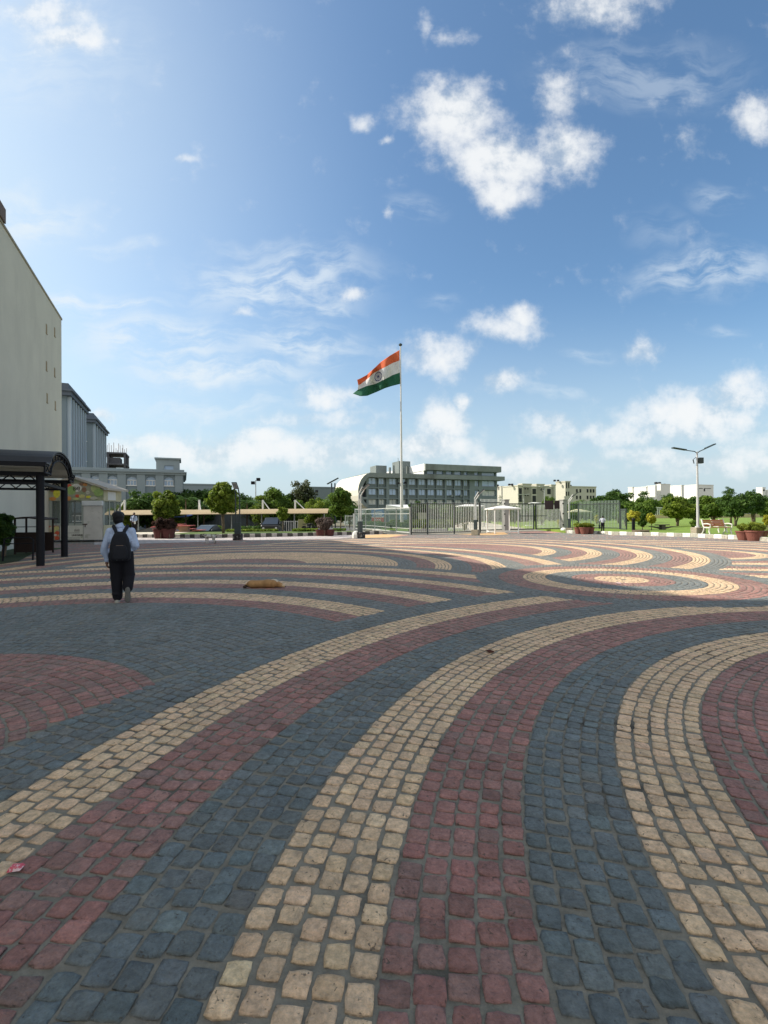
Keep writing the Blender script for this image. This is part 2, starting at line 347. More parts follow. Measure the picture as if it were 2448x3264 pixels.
# rounded sett: base ring, shoulder ring, top ring (12 points each) and a 2x2-quad cap
def ring(s, z, e=3.4, n=12):
    out_ = []
    for i in range(n):
        t = 2*math.pi*(i+.5)/n; cx, sy = math.cos(t), math.sin(t); r_ = (abs(cx)**e+abs(sy)**e)**(-1/e); out_.append((s*r_*cx, s*r_*sy, z))
    return out_
tm = ring(1.02, -.01, 9)+ring(1.0, .0015, 9)+ring(.962, .0056, 9)+ring(.72, .0070, 6)+[(0, 0, .0078)]
fc = [(k*12+i, k*12+(i+1) % 12, (k+1)*12+(i+1) % 12, (k+1)*12+i) for k in range(3) for i in range(12)]
fc += [(36+i, 36+(i+1) % 12, 36+(i+2) % 12, 48) for i in range(0, 12, 2)]
near = Yc < 12; mid = (Yc >= 12) & (Yc < 21); far = Yc >= 21
tm2 = ring(1.02, -.008, 9, 8)+ring(.97, .0045, 8, 8)+ring(.72, .0075, 6, 8)
fc2 = [(k*8+i, k*8+(i+1) % 8, (k+1)*8+(i+1) % 8, (k+1)*8+i) for k in range(2) for i in range(8)]+[(16, 17, 18, 19), (16, 19, 20, 23), (20, 21, 22, 23)]
q = lambda s, z: [(-s, -s, z), (s, -s, z), (s, s, z), (-s, s, z)]
tm3 = q(1, -.006)+q(.9, .006); fc3 = [(0, 1, 5, 4), (1, 2, 6, 5), (2, 3, 7, 6), (3, 0, 4, 7), (4, 5, 6, 7)]
# sett material: pits, fine grain
def sett_mat():
    m = bpy.data.materials.new('sett_stone'); m.use_nodes = True; t = m.node_tree; b = t.nodes['Principled BSDF']; n_, l_ = t.nodes.new, t.links.new
    b.inputs['Roughness'].default_value = .8; b.inputs['Specular IOR Level'].default_value = .35; b.inputs['Sheen Weight'].default_value = .07; b.inputs['Sheen Roughness'].default_value = .6; b.inputs['Sheen Tint'].default_value = (.8, .74, .66, 1)
    tc_ = n_('ShaderNodeTexCoord'); ob = tc_.outputs['Object']; at = n_('ShaderNodeAttribute'); at.attribute_name = 'Col'
    def no(sc, de, ro, di=0):
        x = n_('ShaderNodeTexNoise'); x.inputs['Scale'].default_value = sc; x.inputs['Detail'].default_value = de; x.inputs['Roughness'].default_value = ro; x.inputs['Distortion'].default_value = di; l_(ob, x.inputs['Vector']); return x.outputs[0]
    def mr(v, a, b_, c, d_):
        x = n_('ShaderNodeMapRange'); l_(v, x.inputs[0])
        for k, w in zip((1, 2, 3, 4), (a, b_, c, d_)): x.inputs[k].default_value = w
        return x.outputs[0]
    fine = no(55, 6, .7); big = no(1.3, 6, .6); pit = no(46, 3, .5, 1.2); mid_ = no(16, 5, .65)
    v1 = mr(fine, .25, .75, .66, 1.34); v2 = mr(big, .3, .7, .86, 1.14); v3 = mr(mid_, .3, .7, .76, 1.24)
    mu = n_('ShaderNodeMath'); mu.operation = 'MULTIPLY'; l_(v1, mu.inputs[0]); l_(v2, mu.inputs[1]); mu2 = n_('ShaderNodeMath'); mu2.operation = 'MULTIPLY'; l_(mu.outputs[0], mu2.inputs[0]); l_(v3, mu2.inputs[1])
    sc = n_('ShaderNodeVectorMath'); sc.operation = 'SCALE'; l_(at.outputs['Color'], sc.inputs[0]); l_(mu2.outputs[0], sc.inputs['Scale'])
    pm = mr(pit, .66, .70, 0, .75)
    mx = n_('ShaderNodeMix'); mx.data_type = 'RGBA'; l_(pm, mx.inputs[0]); l_(sc.outputs[0], mx.inputs[6]); mx.inputs[7].default_value = (.09, .075, .055, 1)
    du = mr(no(4.5, 7, .7), .56, .74, 0, .45)
    mx2 = n_('ShaderNodeMix'); mx2.data_type = 'RGBA'; l_(du, mx2.inputs[0]); l_(mx.outputs[2], mx2.inputs[6]); mx2.inputs[7].default_value = (.20, .19, .165, 1)
    l_(mx2.outputs[2], b.inputs['Base Color'])
    h = n_('ShaderNodeMath'); h.operation = 'MULTIPLY_ADD'; l_(pm, h.inputs[0]); h.inputs[1].default_value = -.6
    ad = n_('ShaderNodeMath'); ad.operation = 'MULTIPLY_ADD'; l_(no(24, 5, .6, .6), ad.inputs[0]); ad.inputs[1].default_value = 1.8; l_(fine, ad.inputs[2]); l_(ad.outputs[0], h.inputs[2])
    bp = n_('ShaderNodeBump'); bp.inputs['Strength'].default_value = .9; bp.inputs['Distance'].default_value = .013; l_(h.outputs[0], bp.inputs['Height']); l_(bp.outputs[0], b.inputs['Normal'])
    return m
SM = sett_mat()
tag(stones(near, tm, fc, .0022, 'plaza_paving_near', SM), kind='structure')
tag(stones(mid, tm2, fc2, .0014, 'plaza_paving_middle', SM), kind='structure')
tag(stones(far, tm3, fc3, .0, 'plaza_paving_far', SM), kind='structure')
# bed of mortar under the setts, ground, margin tiles
MORT = mat('mortar', (.255, .235, .185), .95, .28, 9, .8, 45, stain=((.06, .055, .045), .9, .54, .66, (1, 1, 1)))
def sheet(name, pts, z, m, th=0.0):
    b = MB()
    if th: b.prism(pts, z-th, z)
    else: b.add([(x, y, z) for x, y in pts], [tuple(range(len(pts)))])
    return tag(b.build(name, m), kind='structure')
sheet('plaza_bed', [(-30, -6), (40, -6), (40, 48), (-30, 48)], 0.0, MORT)
GR = mat('ground_soil', (.16, .15, .10), .95, .25, .2)
# ------------------------------------------------------------------ ground around the plaza
ANG = math.atan2(.39, .92); E1 = (math.cos(ANG), math.sin(ANG)); E2 = (-math.sin(ANG), math.cos(ANG))
def on_plane(P0, px, py, d=E1):              # survey point on an upright plane through P0 running along d: distance along it, height
    a, b, c = ray(px, py); t = (P0[0]*d[1]-P0[1]*d[0])/(a*d[1]-b*d[0])
    return (t*a-P0[0])*d[0]+(t*b-P0[1])*d[1], CAMH+c*t
GRASS = mat('lawn_grass', (.165, .245, .036), .9, .22, .35, .5, 30, stain=((.22, .25, .06), .25, .55, .8, (1, 1, 1)))
ASPH = mat('asphalt', (.10, .10, .10), .9, .2, .5, .3, 40)
PALE = mat('pale_concrete', (.55, .50, .40), .9, .12, .8, .2, 30)
sheet('ground', [(-900, 44), (900, 44), (900, 2500), (-900, 2500)], -.74, GR)
sheet('side_ground', [(-900, -300), (900, -300), (900, 44), (-900, 44)], -.80, GR)
sheet('car_park', [(-60, 40), (-3, 40), (-3, 95), (-60, 95)], -.70, ASPH)
# tiled margin (real paving slabs, with a darker joint pattern)
def tiles_mat():
    m = bpy.data.materials.new('margin_tiles'); m.use_nodes = True; t = m.node_tree; b = t.nodes['Principled BSDF']; b.inputs['Roughness'].default_value = .85
    tc_ = t.nodes.new('ShaderNodeTexCoord'); br = t.nodes.new('ShaderNodeTexBrick'); t.links.new(tc_.outputs['Object'], br.inputs['Vector'])
    br.inputs['Scale'].default_value = 1.0; br.inputs['Brick Width'].default_value = .45; br.inputs['Row Height'].default_value = .42; br.inputs['Mortar Size'].default_value = .02; br.offset = .3
    br.inputs['Color1'].default_value = (.42, .37, .345, 1); br.inputs['Color2'].default_value = (.50, .45, .43, 1); br.inputs['Mortar'].default_value = (.2, .18, .16, 1)
    t.links.new(br.outputs[0], b.inputs['Base Color']); return m
TILE = tiles_mat()
sheet('paved_margin', STRIP, .006, TILE)
YEL = mat('yellow_paving', (.62, .40, .20), .85, .12, 2, .3, 50)
PINK = mat('pink_paving', (.44, .25, .20), .85, .14, 2, .3, 50)
sheet('yellow_paving', [G(1156, 1715.5), G(1240, 1713.5), G(1288, 1705), G(1222, 1703.6), G(1165, 1706)], .013, YEL)
sheet('pink_paving', [G(1245, 1713.2), G(1262, 1713), G(1306, 1705.5), G(1291, 1705)], .013, PINK)
sheet('pale_apron', [G(1450, 1702.6), G(1500, 1705.5), G(1560, 1707), G(1620, 1703.5), G(1606, 1696), G(1530, 1700.5)], .012, YEL)
sheet('gate_apron', [G(1618, 1698), G(1680, 1700.5), G(1740, 1701.5), G(1790, 1698), G(1788, 1693), G(1620, 1695)], .014, PINK)
# kerbs: painted blocks, one kerb object per side
def kerb(name, line, blk, h, w, cols, back):
    b = MB(); pts = [Vector((x, y, 0)) for x, y in line]; acc = 0; k = 0; mats = [mat(n, c, .85, .2, 6, .3, 40, stain=((.15, .13, .10), 7, .55, .7, (1, 1, 1))) for n, c in cols]
    for p, q_ in zip(pts[:-1], pts[1:]):
        dd = (q_-p); Ln = dd.length; n = max(1, round(Ln/blk)); u = dd.normalized(); nn = Vector((-u.y, u.x, 0))*back
        for i in range(n):
            a0 = p+u*(Ln*i/n+.012); a1 = p+u*(Ln*(i+1)/n-.012); hh = h*(1+random.uniform(-.05, .05)); s_ = random.uniform(-.012, .012)
            A, B2, C2, D = a0+nn*s_, a1+nn*s_, a1+nn*w, a0+nn*w; i0 = .03
            vs = [A, B2, C2, D, A+nn*i0+Vector((0, 0, hh)), B2+nn*i0+Vector((0, 0, hh)), C2+Vector((0, 0, hh)), D+Vector((0, 0, hh)), A+Vector((0, 0, hh-.03)), B2+Vector((0, 0, hh-.03))]
            b.add(vs, [(0, 1, 9, 8), (8, 9, 5, 4), (4, 5, 6, 7), (1, 2, 6, 5, 9), (3, 0, 8, 4, 7), (2, 3, 7, 6)], k % len(cols)); k += 1
    return tag(b.build(name, mats), kind='structure')
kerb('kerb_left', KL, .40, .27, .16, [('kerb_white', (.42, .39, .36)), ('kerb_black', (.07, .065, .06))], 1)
kerb('kerb_right', KR, .50, .24, .16, [('kerb_bright_white', (.78, .77, .70)), ('kerb_cream', (.40, .38, .31))], 1)
def offset(line, d): return [(x, y+d) for x, y in line]
LBED = offset(KL, .15); sheet('garden_bed', LBED+[(LBED[-1][0], LBED[-1][1]+1.6), (LBED[0][0]-2, LBED[0][1]+4)], .23, mat('bed_grass', (.09, .135, .03), .95, .3, 2, .5, 30), th=.9)
RB = [(x+.05, y+.14) for x, y in KR]
sheet('lawn', RB+[(95, 33), (170, 190), (30, 190), (RB[0][0]+.3, RB[0][1]+6)], .19, GRASS, th=.9)
sheet('inner_road', [(-1, 42.6), (17.5, 43.2), (17, 52), (20, 75), (24, 100), (-3, 100)], -.05, PALE)
sheet('garden_lawn', [(0, 45), (7.6, 45), (8.6, 58), (11, 76), (12, 95), (-2.5, 95)], .02, GRASS)
# ------------------------------------------------------------------ big cream building and the block that shades the plaza
WALL = mat('cream_render', (.64, .60, .49), .9, .05, .4, .25, 8, stain=((.55, .51, .42), .5, .48, .78, (1, 1, .3)))
HOLE = mat('rust_brown_vent', (.34, .26, .15), .9, .15, 5)
t = thing('cream_building', 'tall blank cream rendered building at left edge with six small brown vents', 'building', (-22.5, 33, 0), ANG)
b = MB(); b.prism([(-25, -24.5), (0, -24.5), (0, 0), (-25, 0)], -.75, 15.4); b.build('wall', WALL, t)
b = MB(); b.prism([(-25.02, -24.55), (.05, -24.55), (.05, .05), (-25.02, .05)], 15.4, 15.52); b.build('coping', mat('coping', (.36, .33, .26), .9, .1), t)
for px, py in ((148, 1048), (174, 1058), (148, 1166), (174, 1186), (150, 1268), (176, 1292)):
    s_, z_ = on_plane((-22.5, 33), px, py, E2)
    b = MB(); b.box(-.04, .015, s_-.13, s_+.13, z_-.28, z_+.28, 0); b.box(.0, .03, s_-.16, s_+.16, z_-.34, z_-.28, 0)
    b.build('vent', HOLE, t)
s_, z_ = on_plane((-22.5, 33), 3, 690, E2)
b = MB(); b.box(-.8, .12, s_-1.2, s_+.25, 15.52, 16.2); b.build('rooftop_box', mat('brown_box', (.16, .12, .10), .8, .1), t)
t = thing('neighbouring_block', 'tall cream block left of the plaza that throws the long shade', 'building', (-26.5, -12, 0))
b = MB(); b.box(-9.5, 9.5, -28, 24.6, -.75, 23); b.build('wall', WALL, t)
b = MB(); b.box(-9.7, 9.7, -28.2, 24.8, 23, 23.4); b.build('coping', MATS['coping'], t)
# ------------------------------------------------------------------ canopy walkway
BLK = mat('black_steel', (.009, .009, .012), .6, .15, 4, spec=.2)
ROOFG = mat('dark_sheet_roof', (.030, .032, .036), .5, .15, 1.5, .15, 6, spec=.35)
cx0, cy0 = G(129, 1804)
t = thing('entrance_canopy', 'dark barrel roofed walkway canopy on two thick black posts', 'canopy', (cx0, cy0, 0), math.atan2(.91, -.41))
# local x runs across (near post to far post), local y runs left along the walkway
Wd = 3.75; YE = -.22
for xx in (0, Wd): MB().tube((xx, 0, 0), (xx, 0, 2.96), .115, n=24).build('post', BLK, t)
for xx in (0, Wd):
    MB().box(xx-.07, xx+.07, YE, 9, 2.90, 3.03).build('beam', BLK, t); MB().box(xx-.05, xx+.05, -.05, 9, 2.62, 2.70).build('beam', BLK, t)
    b = MB()
    for k in range(18):
        y_ = .05+k*.5; b.tube((xx, y_, 2.69), (xx, y_+.25, 2.92), .02, n=5); b.tube((xx, y_+.25, 2.92), (xx, y_+.5, 2.69), .02, n=5)
    b.build('truss', BLK, t)
MB().box(.07, Wd-.07, -.07, .07, 2.62, 2.71).build('beam', BLK, t)
def arc(x):
    u = (x-1.88)/1.8; return 3.24+(.60*math.sqrt(max(0, 1-u*u)) if abs(u) < 1 else 0)
def arc2(x):
    u = (x-1.88)/1.58; return 2.95+(.62*math.sqrt(max(0, 1-u*u)) if abs(u) < 1 else 0)
NA = 30; XA = [-.55+(Wd+1.1)*i/NA for i in range(NA+1)]; XI = [.3+3.16*i/NA for i in range(NA+1)]
for yy_ in (YE, 3, 6):
    b = MB(); b.path([(x, yy_, arc(x)-.03) for x in XA], .035, 6); b.path([(x, yy_, arc2(x)) for x in XI], .03, 6)
    for x0_, x1_ in ((-.5, .3), (Wd-.3, Wd+.5)):
        b.tube((x0_, yy_, 2.98), (x1_, yy_, 2.98), .03, n=6)
        for k in range(4): xk = x0_+(x1_-x0_)*k/4; xn = x0_+(x1_-x0_)*(k+1)/4; b.tube((xk, yy_, 2.98 if k % 2 else 3.2), (xn, yy_, 3.2 if k % 2 else 2.98), .016, n=5)
    b.tube((-.5, yy_, 2.96), (-.5, yy_, 3.24), .03, n=6); b.tube((Wd+.5, yy_, 2.96), (Wd+.5, yy_, 3.24), .03, n=6)
    for k in range(2, NA-1, 2): x = XI[k]; x2 = XI[k+(1 if k % 4 else -1)]; b.tube((x, yy_, arc2(x)), (x2, yy_, arc(x2)-.03), .014, n=5)
    b.build('arch_truss', BLK, t)
def shell(name, XS_, f, z0, z1, m, ya, yb_):
    vs = [(x, y_, f(x)+dz) for y_ in (ya, yb_) for dz in (z0, z1) for x in XS_]; n_ = len(XS_); fs = []
    for i in range(n_-1): fs += [(i, i+1, 2*n_+i+1, 2*n_+i), (n_+i, 3*n_+i, 3*n_+i+1, n_+i+1), (i, n_+i, n_+i+1, i+1), (2*n_+i, 2*n_+i+1, 3*n_+i+1, 3*n_+i)]
    fs += [(0, 2*n_, 3*n_, n_), (n_-1, 2*n_-1, 4*n_-1, 3*n_-1)]; return MB().add(vs, fs).build(name, m, t)
shell('roof', XA, arc, .02, .06, ROOFG, YE-.06, 9); shell('ceiling', XA, arc, -.10, -.07, mat('pale_ceiling', (.50, .48, .42), .8, .06), YE+.1, 9)
for xx in (-.58, Wd+.58): MB().box(xx-.03, xx+.03, YE-.05, 9, 3.16, 3.30).build('gutter', BLK, t)
# ------------------------------------------------------------------ kiosk
K0 = G(157, 1729); K1 = G(330, 1727); kd = Vector((K1[0]-K0[0], K1[1]-K0[1])); KW = kd.length; kang = math.atan2(kd.y, kd.x)
KD = (math.cos(kang), math.sin(kang))
def kk_(px, py): s_, z_ = on_plane(K0, px, py, KD); return s_, z_
KWH = mat('kiosk_offwhite', (.62, .61, .54), .7, .10, 1.6, .15, 30, stain=((.26, .28, .20), 1.6, .56, .72, (1, 1, 1.0)))
KFR = mat('kiosk_frame', (.34, .37, .33), .6, .1, 3)
KRF = mat('kiosk_roof', (.42, .38, .32), .8, .1, 2)
KG = glassmat('kiosk_glass', (.10, .13, .11), .1, .35)
t = thing('food_kiosk', 'cream kiosk with fruit picture panels and a white shuttered door', 'kiosk', (K0[0], K0[1], 0), kang)
DEP = 2.3
zt = kk_(333, 1558)[1]; za = kk_(236, 1527)[1]; zl = kk_(157, 1557)[1]; sa = kk_(236, 1527)[0]
z1 = kk_(250, 1596)[1]; z2 = kk_(250, 1600)[1]; z3 = kk_(250, 1668)[1]; z4 = kk_(250, 1675)[1]
sw = [kk_(p, 1640)[0] for p in (157, 166, 191, 216, 260, 266, 328, 332)]
b = MB()
b.box(0, sw[1], 0, .06, .12, z1); b.box(sw[2], sw[3], 0, .06, .12, z1); b.box(sw[4], sw[5], 0, .06, .12, z1); b.box(sw[6], KW, 0, .06, .12, z1)
b.box(sw[1], sw[2], 0, .06, z3, z4); b.box(sw[3], sw[4], 0, .06, z3, z4)
b.box(0, .06, .06, DEP, .12, zl); b.box(.0, KW, DEP-.05, DEP, .12, z4)
for xx in (0, KW/2, KW-.08): b.box(xx, xx+.08, DEP-.06, DEP, z4, z1)
b.box(KW-.05, KW, .06, DEP, .12, z4)
for yy_ in (.06, .75, 1.45, DEP-.1): b.box(KW-.05, KW, yy_, yy_+.08, z4, z1)
b.box(0, KW, 0.06, DEP, z1-.03, z1); b.box(0, KW, .06, DEP, .12, .18)
b.build('frame', KFR, t)
b = MB(); b.box(sw[2]+.02, sw[5]-.02, -.02, 0, .14, z4); b.build('lower_panel', KWH, t)
b = MB(); b.add([(-.03, -.02, z1), (KW+.02, -.02, z1), (KW+.02, -.02, zt), (sa, -.02, za), (-.03, -.02, zl), (-.03, .05, z1), (KW+.02, .05, z1), (KW+.02, .05, zt), (sa, .05, za), (-.03, .05, zl)], [(0, 1, 2, 3, 4), (9, 8, 7, 6, 5), (0, 5, 6, 1), (1, 6, 7, 2), (2, 7, 8, 3), (3, 8, 9, 4), (4, 9, 5, 0)])
SIGN = mat('fascia_art_ground', (.34, .33, .24), .6, .22, 1.2, stain=((.20, .30, .12), 1.3, .5, .62, (1, 1, 1)))
fp = b.build('fascia_panel', SIGN, t, )
cols_ = {'lemon': (.62, .56, .06), 'orange': (.55, .24, .08), 'tomato': (.55, .10, .05), 'leafgreen': (.30, .42, .14), 'onion': (.50, .48, .38), 'melon': (.46, .50, .22), 'brown': (.28, .16, .10), 'paper': (.66, .64, .56), 'pulp': (.55, .5, .2)}
def disc(name, px, py, rx, ry, c, yoff, par, plane=kk_):
    s_, z_ = plane(px, py); s2, _ = plane(px+rx, py); _, z2_ = plane(px, py-ry); ra, rb = abs(s2-s_), abs(z2_-z_)
    mb = MB(); n = 20; vs = [(s_+ra*math.cos(2*math.pi*i/n)*(1+.06*math.sin(5*i)), -yoff, z_+rb*math.sin(2*math.pi*i/n)*(1+.05*math.cos(3*i))) for i in range(n)]+[(s_+ra*1.02*math.cos(2*math.pi*i/n), -.018, z_+rb*1.02*math.sin(2*math.pi*i/n)) for i in range(n)]
    mb.add(vs, [tuple(range(n))]+[(i, n+i, n+(i+1) % n, (i+1) % n) for i in range(n)]); return mb.build(name, mat('art_'+c, cols_[c], .6, .18, 9), par)
for i, (px, py, rx, ry, c) in enumerate([(181, 1572, 11, 15, 'lemon'), (169, 1590, 11, 6, 'orange'), (222, 1549, 8, 6, 'tomato'), (244, 1555, 17, 13, 'paper'), (228, 1563, 14, 14, 'leafgreen'), (262, 1543, 9, 5, 'brown'), (272, 1545, 7, 5, 'orange'), (269, 1561, 7, 8, 'brown'), (219, 1589, 9, 7, 'orange'), (247, 1581, 6, 5, 'tomato'), (262, 1582, 9, 6, 'pulp'), (243, 1590, 10, 4, 'melon'), (281, 1570, 6, 6, 'onion'), (283, 1584, 8, 4, 'lemon'), (306, 1558, 15, 13, 'melon'), (315, 1570, 15, 12, 'leafgreen'), (300, 1588, 12, 5, 'onion'), (168, 1560, 6, 9, 'brown')]):
    disc('printed_fruit', px, py, rx, ry, c, .024+.0025*i, fp)
def text(s, size, loc, m, par, rot=(R(90), 0, 0), ext=.004, name='lettering', align='CENTER', shear=0, bold=0.0):
    cu = bpy.data.curves.new('t', 'FONT'); cu.body = s; cu.size = size; cu.extrude = ext; cu.align_x = align; cu.align_y = 'CENTER'; cu.offset = bold; cu.resolution_u = 3
    o = bpy.data.objects.new('t', cu); C.objects.link(o); dg = bpy.context.evaluated_depsgraph_get(); me = bpy.data.meshes.new_from_object(o.evaluated_get(dg)); C.objects.unlink(o); bpy.data.objects.remove(o)
    o = bpy.data.objects.new(name, me); C.objects.link(o); me.materials.clear(); me.materials.append(m); o.parent = par; o.location = loc; o.rotation_euler = rot; return o
INK = mat('sign_ink', (.05, .04, .03), .6, 0)
s_, z_ = kk_(246, 1556); text('(ω)', .30, (s_, -.082, z_+.0), INK, fp, bold=.006)
s_, z_ = kk_(246, 1690); text('(ω)', .22, (s_, -.026, z_), INK, t)
s_, z_ = kk_(247, 1706); text('UNIVERSE', .15, (s_, -.026, z_), INK, t, bold=.003)
b = MB()
for py in (1698.5, 1714.5, 1719): s_, z_ = kk_(235, py); b.box(sw[2]+.08, sw[4]-.1, -.025, -.02, z_-.012, z_+.012)
b.build('printed_line', mat('print_grey', (.2, .2, .18), .7, 0), t)
b = MB(); b.box(.0, sw[2]-.03, -.02, 0, .14, z4); p_ = b.build('picture_panel', mat('picture_ground', (.42, .36, .24), .6, .25, 3, stain=((.45, .12, .08), 2.2, .5, .56, (1, 1, 1))), t)
for i, (px, py, rx, ry, c) in enumerate([(165, 1684, 7, 5, 'onion'), (181, 1684, 8, 6, 'pulp'), (172, 1693, 7, 5, 'melon'), (183, 1699, 7, 6, 'tomato'), (167, 1707, 8, 8, 'tomato'), (176, 1705, 6, 3, 'paper'), (183, 1715, 7, 6, 'tomato'), (166, 1720, 7, 4, 'orange')]):
    disc('printed_fruit', px, py, rx, ry, c, .024+.0025*i, p_)
DR = mat('door_greywhite', (.56, .54, .50), .6, .08, 2, .1, 20, stain=((.2, .21, .14), 1.4, .58, .74, (1, 1, 1)))
b = MB(); zt2 = kk_(300, 1612)[1]; b.box(sw[5]+.02, sw[6]-.02, -.04, .04, .14, zt2); dr = b.build('door', DR, t)
b = MB(); s_, z_ = kk_(272, 1671); b.box(s_-.12, s_+.14, -.09, -.045, z_-.03, z_+.03); b.tube((s_+.02, -.06, z_-.18), (s_+.02, -.06, z_+.02), .02, n=6); b.build('bolt', mat('rusty_iron', (.08, .06, .05), .7, .2), dr)
b = MB(); b.box(sw[5]-.04, sw[6]+.03, -.14, .02, zt2+.01, z1-.01); b.build('shutter_box', mat('shutter_white', (.60, .62, .62), .5, .05), t, bevel=.03)
for (u0, u1) in ((sw[1], sw[2]), (sw[3], sw[4])):
    b = MB(); b.box(u0, u1, .02, .035, z4, z1-.03); w_ = b.build('window', KG, t)
    b = MB(); b.box(u0, u0+.05, -.01, .05, z4, z1-.03); b.box((u0+u1)/2-.02, (u0+u1)/2+.02, -.01, .05, z4, z1-.03); b.build('window_frame', mat('window_grey', (.14, .15, .14), .5, .1), w_)
b = MB(); b.box(KW-.045, KW-.035, .14, DEP-.1, z4, z1-.03); b.build('side_window', KG, t)
SPM = mat('side_panel_cream', (.48, .45, .30), .7, .15, 2)
MB().box(KW, KW+.03, -.01, DEP, z1, zt-.05).build('side_panel', SPM, t); MB().box(KW, KW+.03, 0, DEP, .14, z4).build('side_panel', SPM, t)
b = MB(); b.box(KW+.03, KW+.045, .5, 1.5, z1+.05, zt-.15); pn = b.build('price_board', mat('paper_white', (.66, .66, .62), .6, .05), t)
for k, (sz, st) in enumerate([(.11, 'OPEN'), (.16, 'TEA'), (.09, 'SNACKS')][:0]): pass
b = MB()
ov = .22
def slope(x0, z0, x1, z1_):
    b.add([(x0, -ov, z0), (x1, -ov, z1_), (x1, DEP+ov, z1_), (x0, DEP+ov, z0), (x0, -ov, z0+.13), (x1, -ov, z1_+.13), (x1, DEP+ov, z1_+.13), (x0, DEP+ov, z0+.13)], [(3, 2, 1, 0), (4, 5, 6, 7), (0, 1, 5, 4), (1, 2, 6, 5), (2, 3, 7, 6), (3, 0, 4, 7)])
sl_ = (za-zt)/(KW-sa); slope(sa, za+.05, KW+.38, za+.05-sl_*(KW+.38-sa)); slope(-.38, za+.05-sl_*(sa+.38), sa, za+.05); b.build('roof', KRF, t)
for xx in (.15, KW-.15):
    for yy_ in (.2, DEP-.2): MB().tube((xx, yy_, 0), (xx, yy_, .13), .05, n=8).build('foot', BLK, t)
b = MB(); b.box(.9, 1.3, .9, 1.3, .6, 1.15); b.box(.9, 1.3, 1.25, 1.32, 1.15, 1.75); 
for xx in (.93, 1.27):
    for yy_ in (.93, 1.27): b.tube((xx, yy_, .18), (xx, yy_, .6), .025, n=6)
o = b.build('office_chair', mat('chair_green', (.08, .13, .10), .8, .1)); o.location = (K0[0]+.6, K0[1]+.2, 0); o.rotation_euler.z = kang; tag(o, 'dark green chair seen through the kiosk window', 'chair')
# white banner sheet on the wall between canopy and kiosk
# ------------------------------------------------------------------ buildings beyond
def facade(b, x0, x1, z0, z1, holes, y0, y1, m=0):
    zs = sorted({z0, z1, *[h[2] for h in holes], *[h[3] for h in holes]}); zs = [z for z in zs if z0 <= z <= z1]
    for a, c in zip(zs[:-1], zs[1:]):
        mid_ = (a+c)/2; hh = sorted([(h[0], h[1]) for h in holes if h[2] < mid_ < h[3]]); x = x0
        for p, q_ in hh:
            if p > x: b.box(x, p, y0, y1, a, c, m)
            x = max(x, q_)
        if x < x1: b.box(x, x1, y0, y1, a, c, m)
BG = mat('bluegrey_render', (.190, .235, .260), .85, .07, .1, .0)
BG2 = mat('bluegrey_trim', (.255, .300, .32), .85, .06, .1)
GLZ = glassmat('window_glass', (.05, .08, .11), .06)
GLB = glassmat('window_glass_blue', (.30, .42, .58), .15)
DRK = mat('dark_void', (.03, .033, .035), .9, 0)
WHT = mat('white_paint', (.75, .75, .72), .7, .05, 1)
def tower(label, far, nearlen, ztop, zeave, flen, npil, loc_px, group=None):
    # far = far right corner; local x towards the viewer's right (-x goes left), local y away
    t = thing('pilastered_tower', label, 'building', (far[0], far[1], 0), ANG, group)
    Ls = nearlen
    b = MB(); b.box(-flen, 0, -Ls, 0, -.75, zeave); b.build('wall', BG, t)
    b = MB(); b.box(-flen-.6, .7, -Ls-.7, .6, zeave, zeave+.6); b.box(-flen-.9, 1.0, -Ls-1.0, .9, zeave+.6, zeave+.9); b.box(-flen-.2, .3, -Ls-.3, .2, zeave+.9, ztop, 0); b.build('cornice', mat('slate_trim', (.12, .14, .17), .8, .05), t)
    for k in range(npil):
        y_ = -Ls+.4+(Ls-.8-.9)*k/(npil-1); b = MB(); b.box(0, .5, y_, y_+.62, -.75, zeave); b.build('pilaster', mat('pilaster_pale', (.42, .48, .52), .85, .05, .1), t)
    for k in range(npil-1):
        y_ = -Ls+.4+(Ls-.8-.9)*(k+.5)/(npil-1)+.38
        b = MB(); b.box(-.02, .06, y_-.55, y_+.55, 1, zeave-1); w_ = b.build('window_strip', GLZ, t)
    return t
t1_ = tower('nearer blue grey tower with white pilasters behind the cream wall', (-54, 85), 13.5, 22.2, 20.3, 16, 7, None, 'pilastered towers')
t2_ = tower('farther blue grey tower with arched top window, right of the nearer tower', (-68, 115), 17, 23.5, 21.5, 22, 6, None, 'pilastered towers')
for zz in (5, 9.2, 13.4, 17.6):
    b = MB(); b.box(-3.2, -1.0, -17.08, -17.0, zz, zz+1.9); w_ = b.build('window', GLB, t2_); b = MB(); b.box(-1.5, -1.35, -17.12, -17.0, zz, zz+1.9); b.box(-3.3, -.9, -17.15, -17.0, zz-.15, zz); b.build('window_frame', WHT, w_)
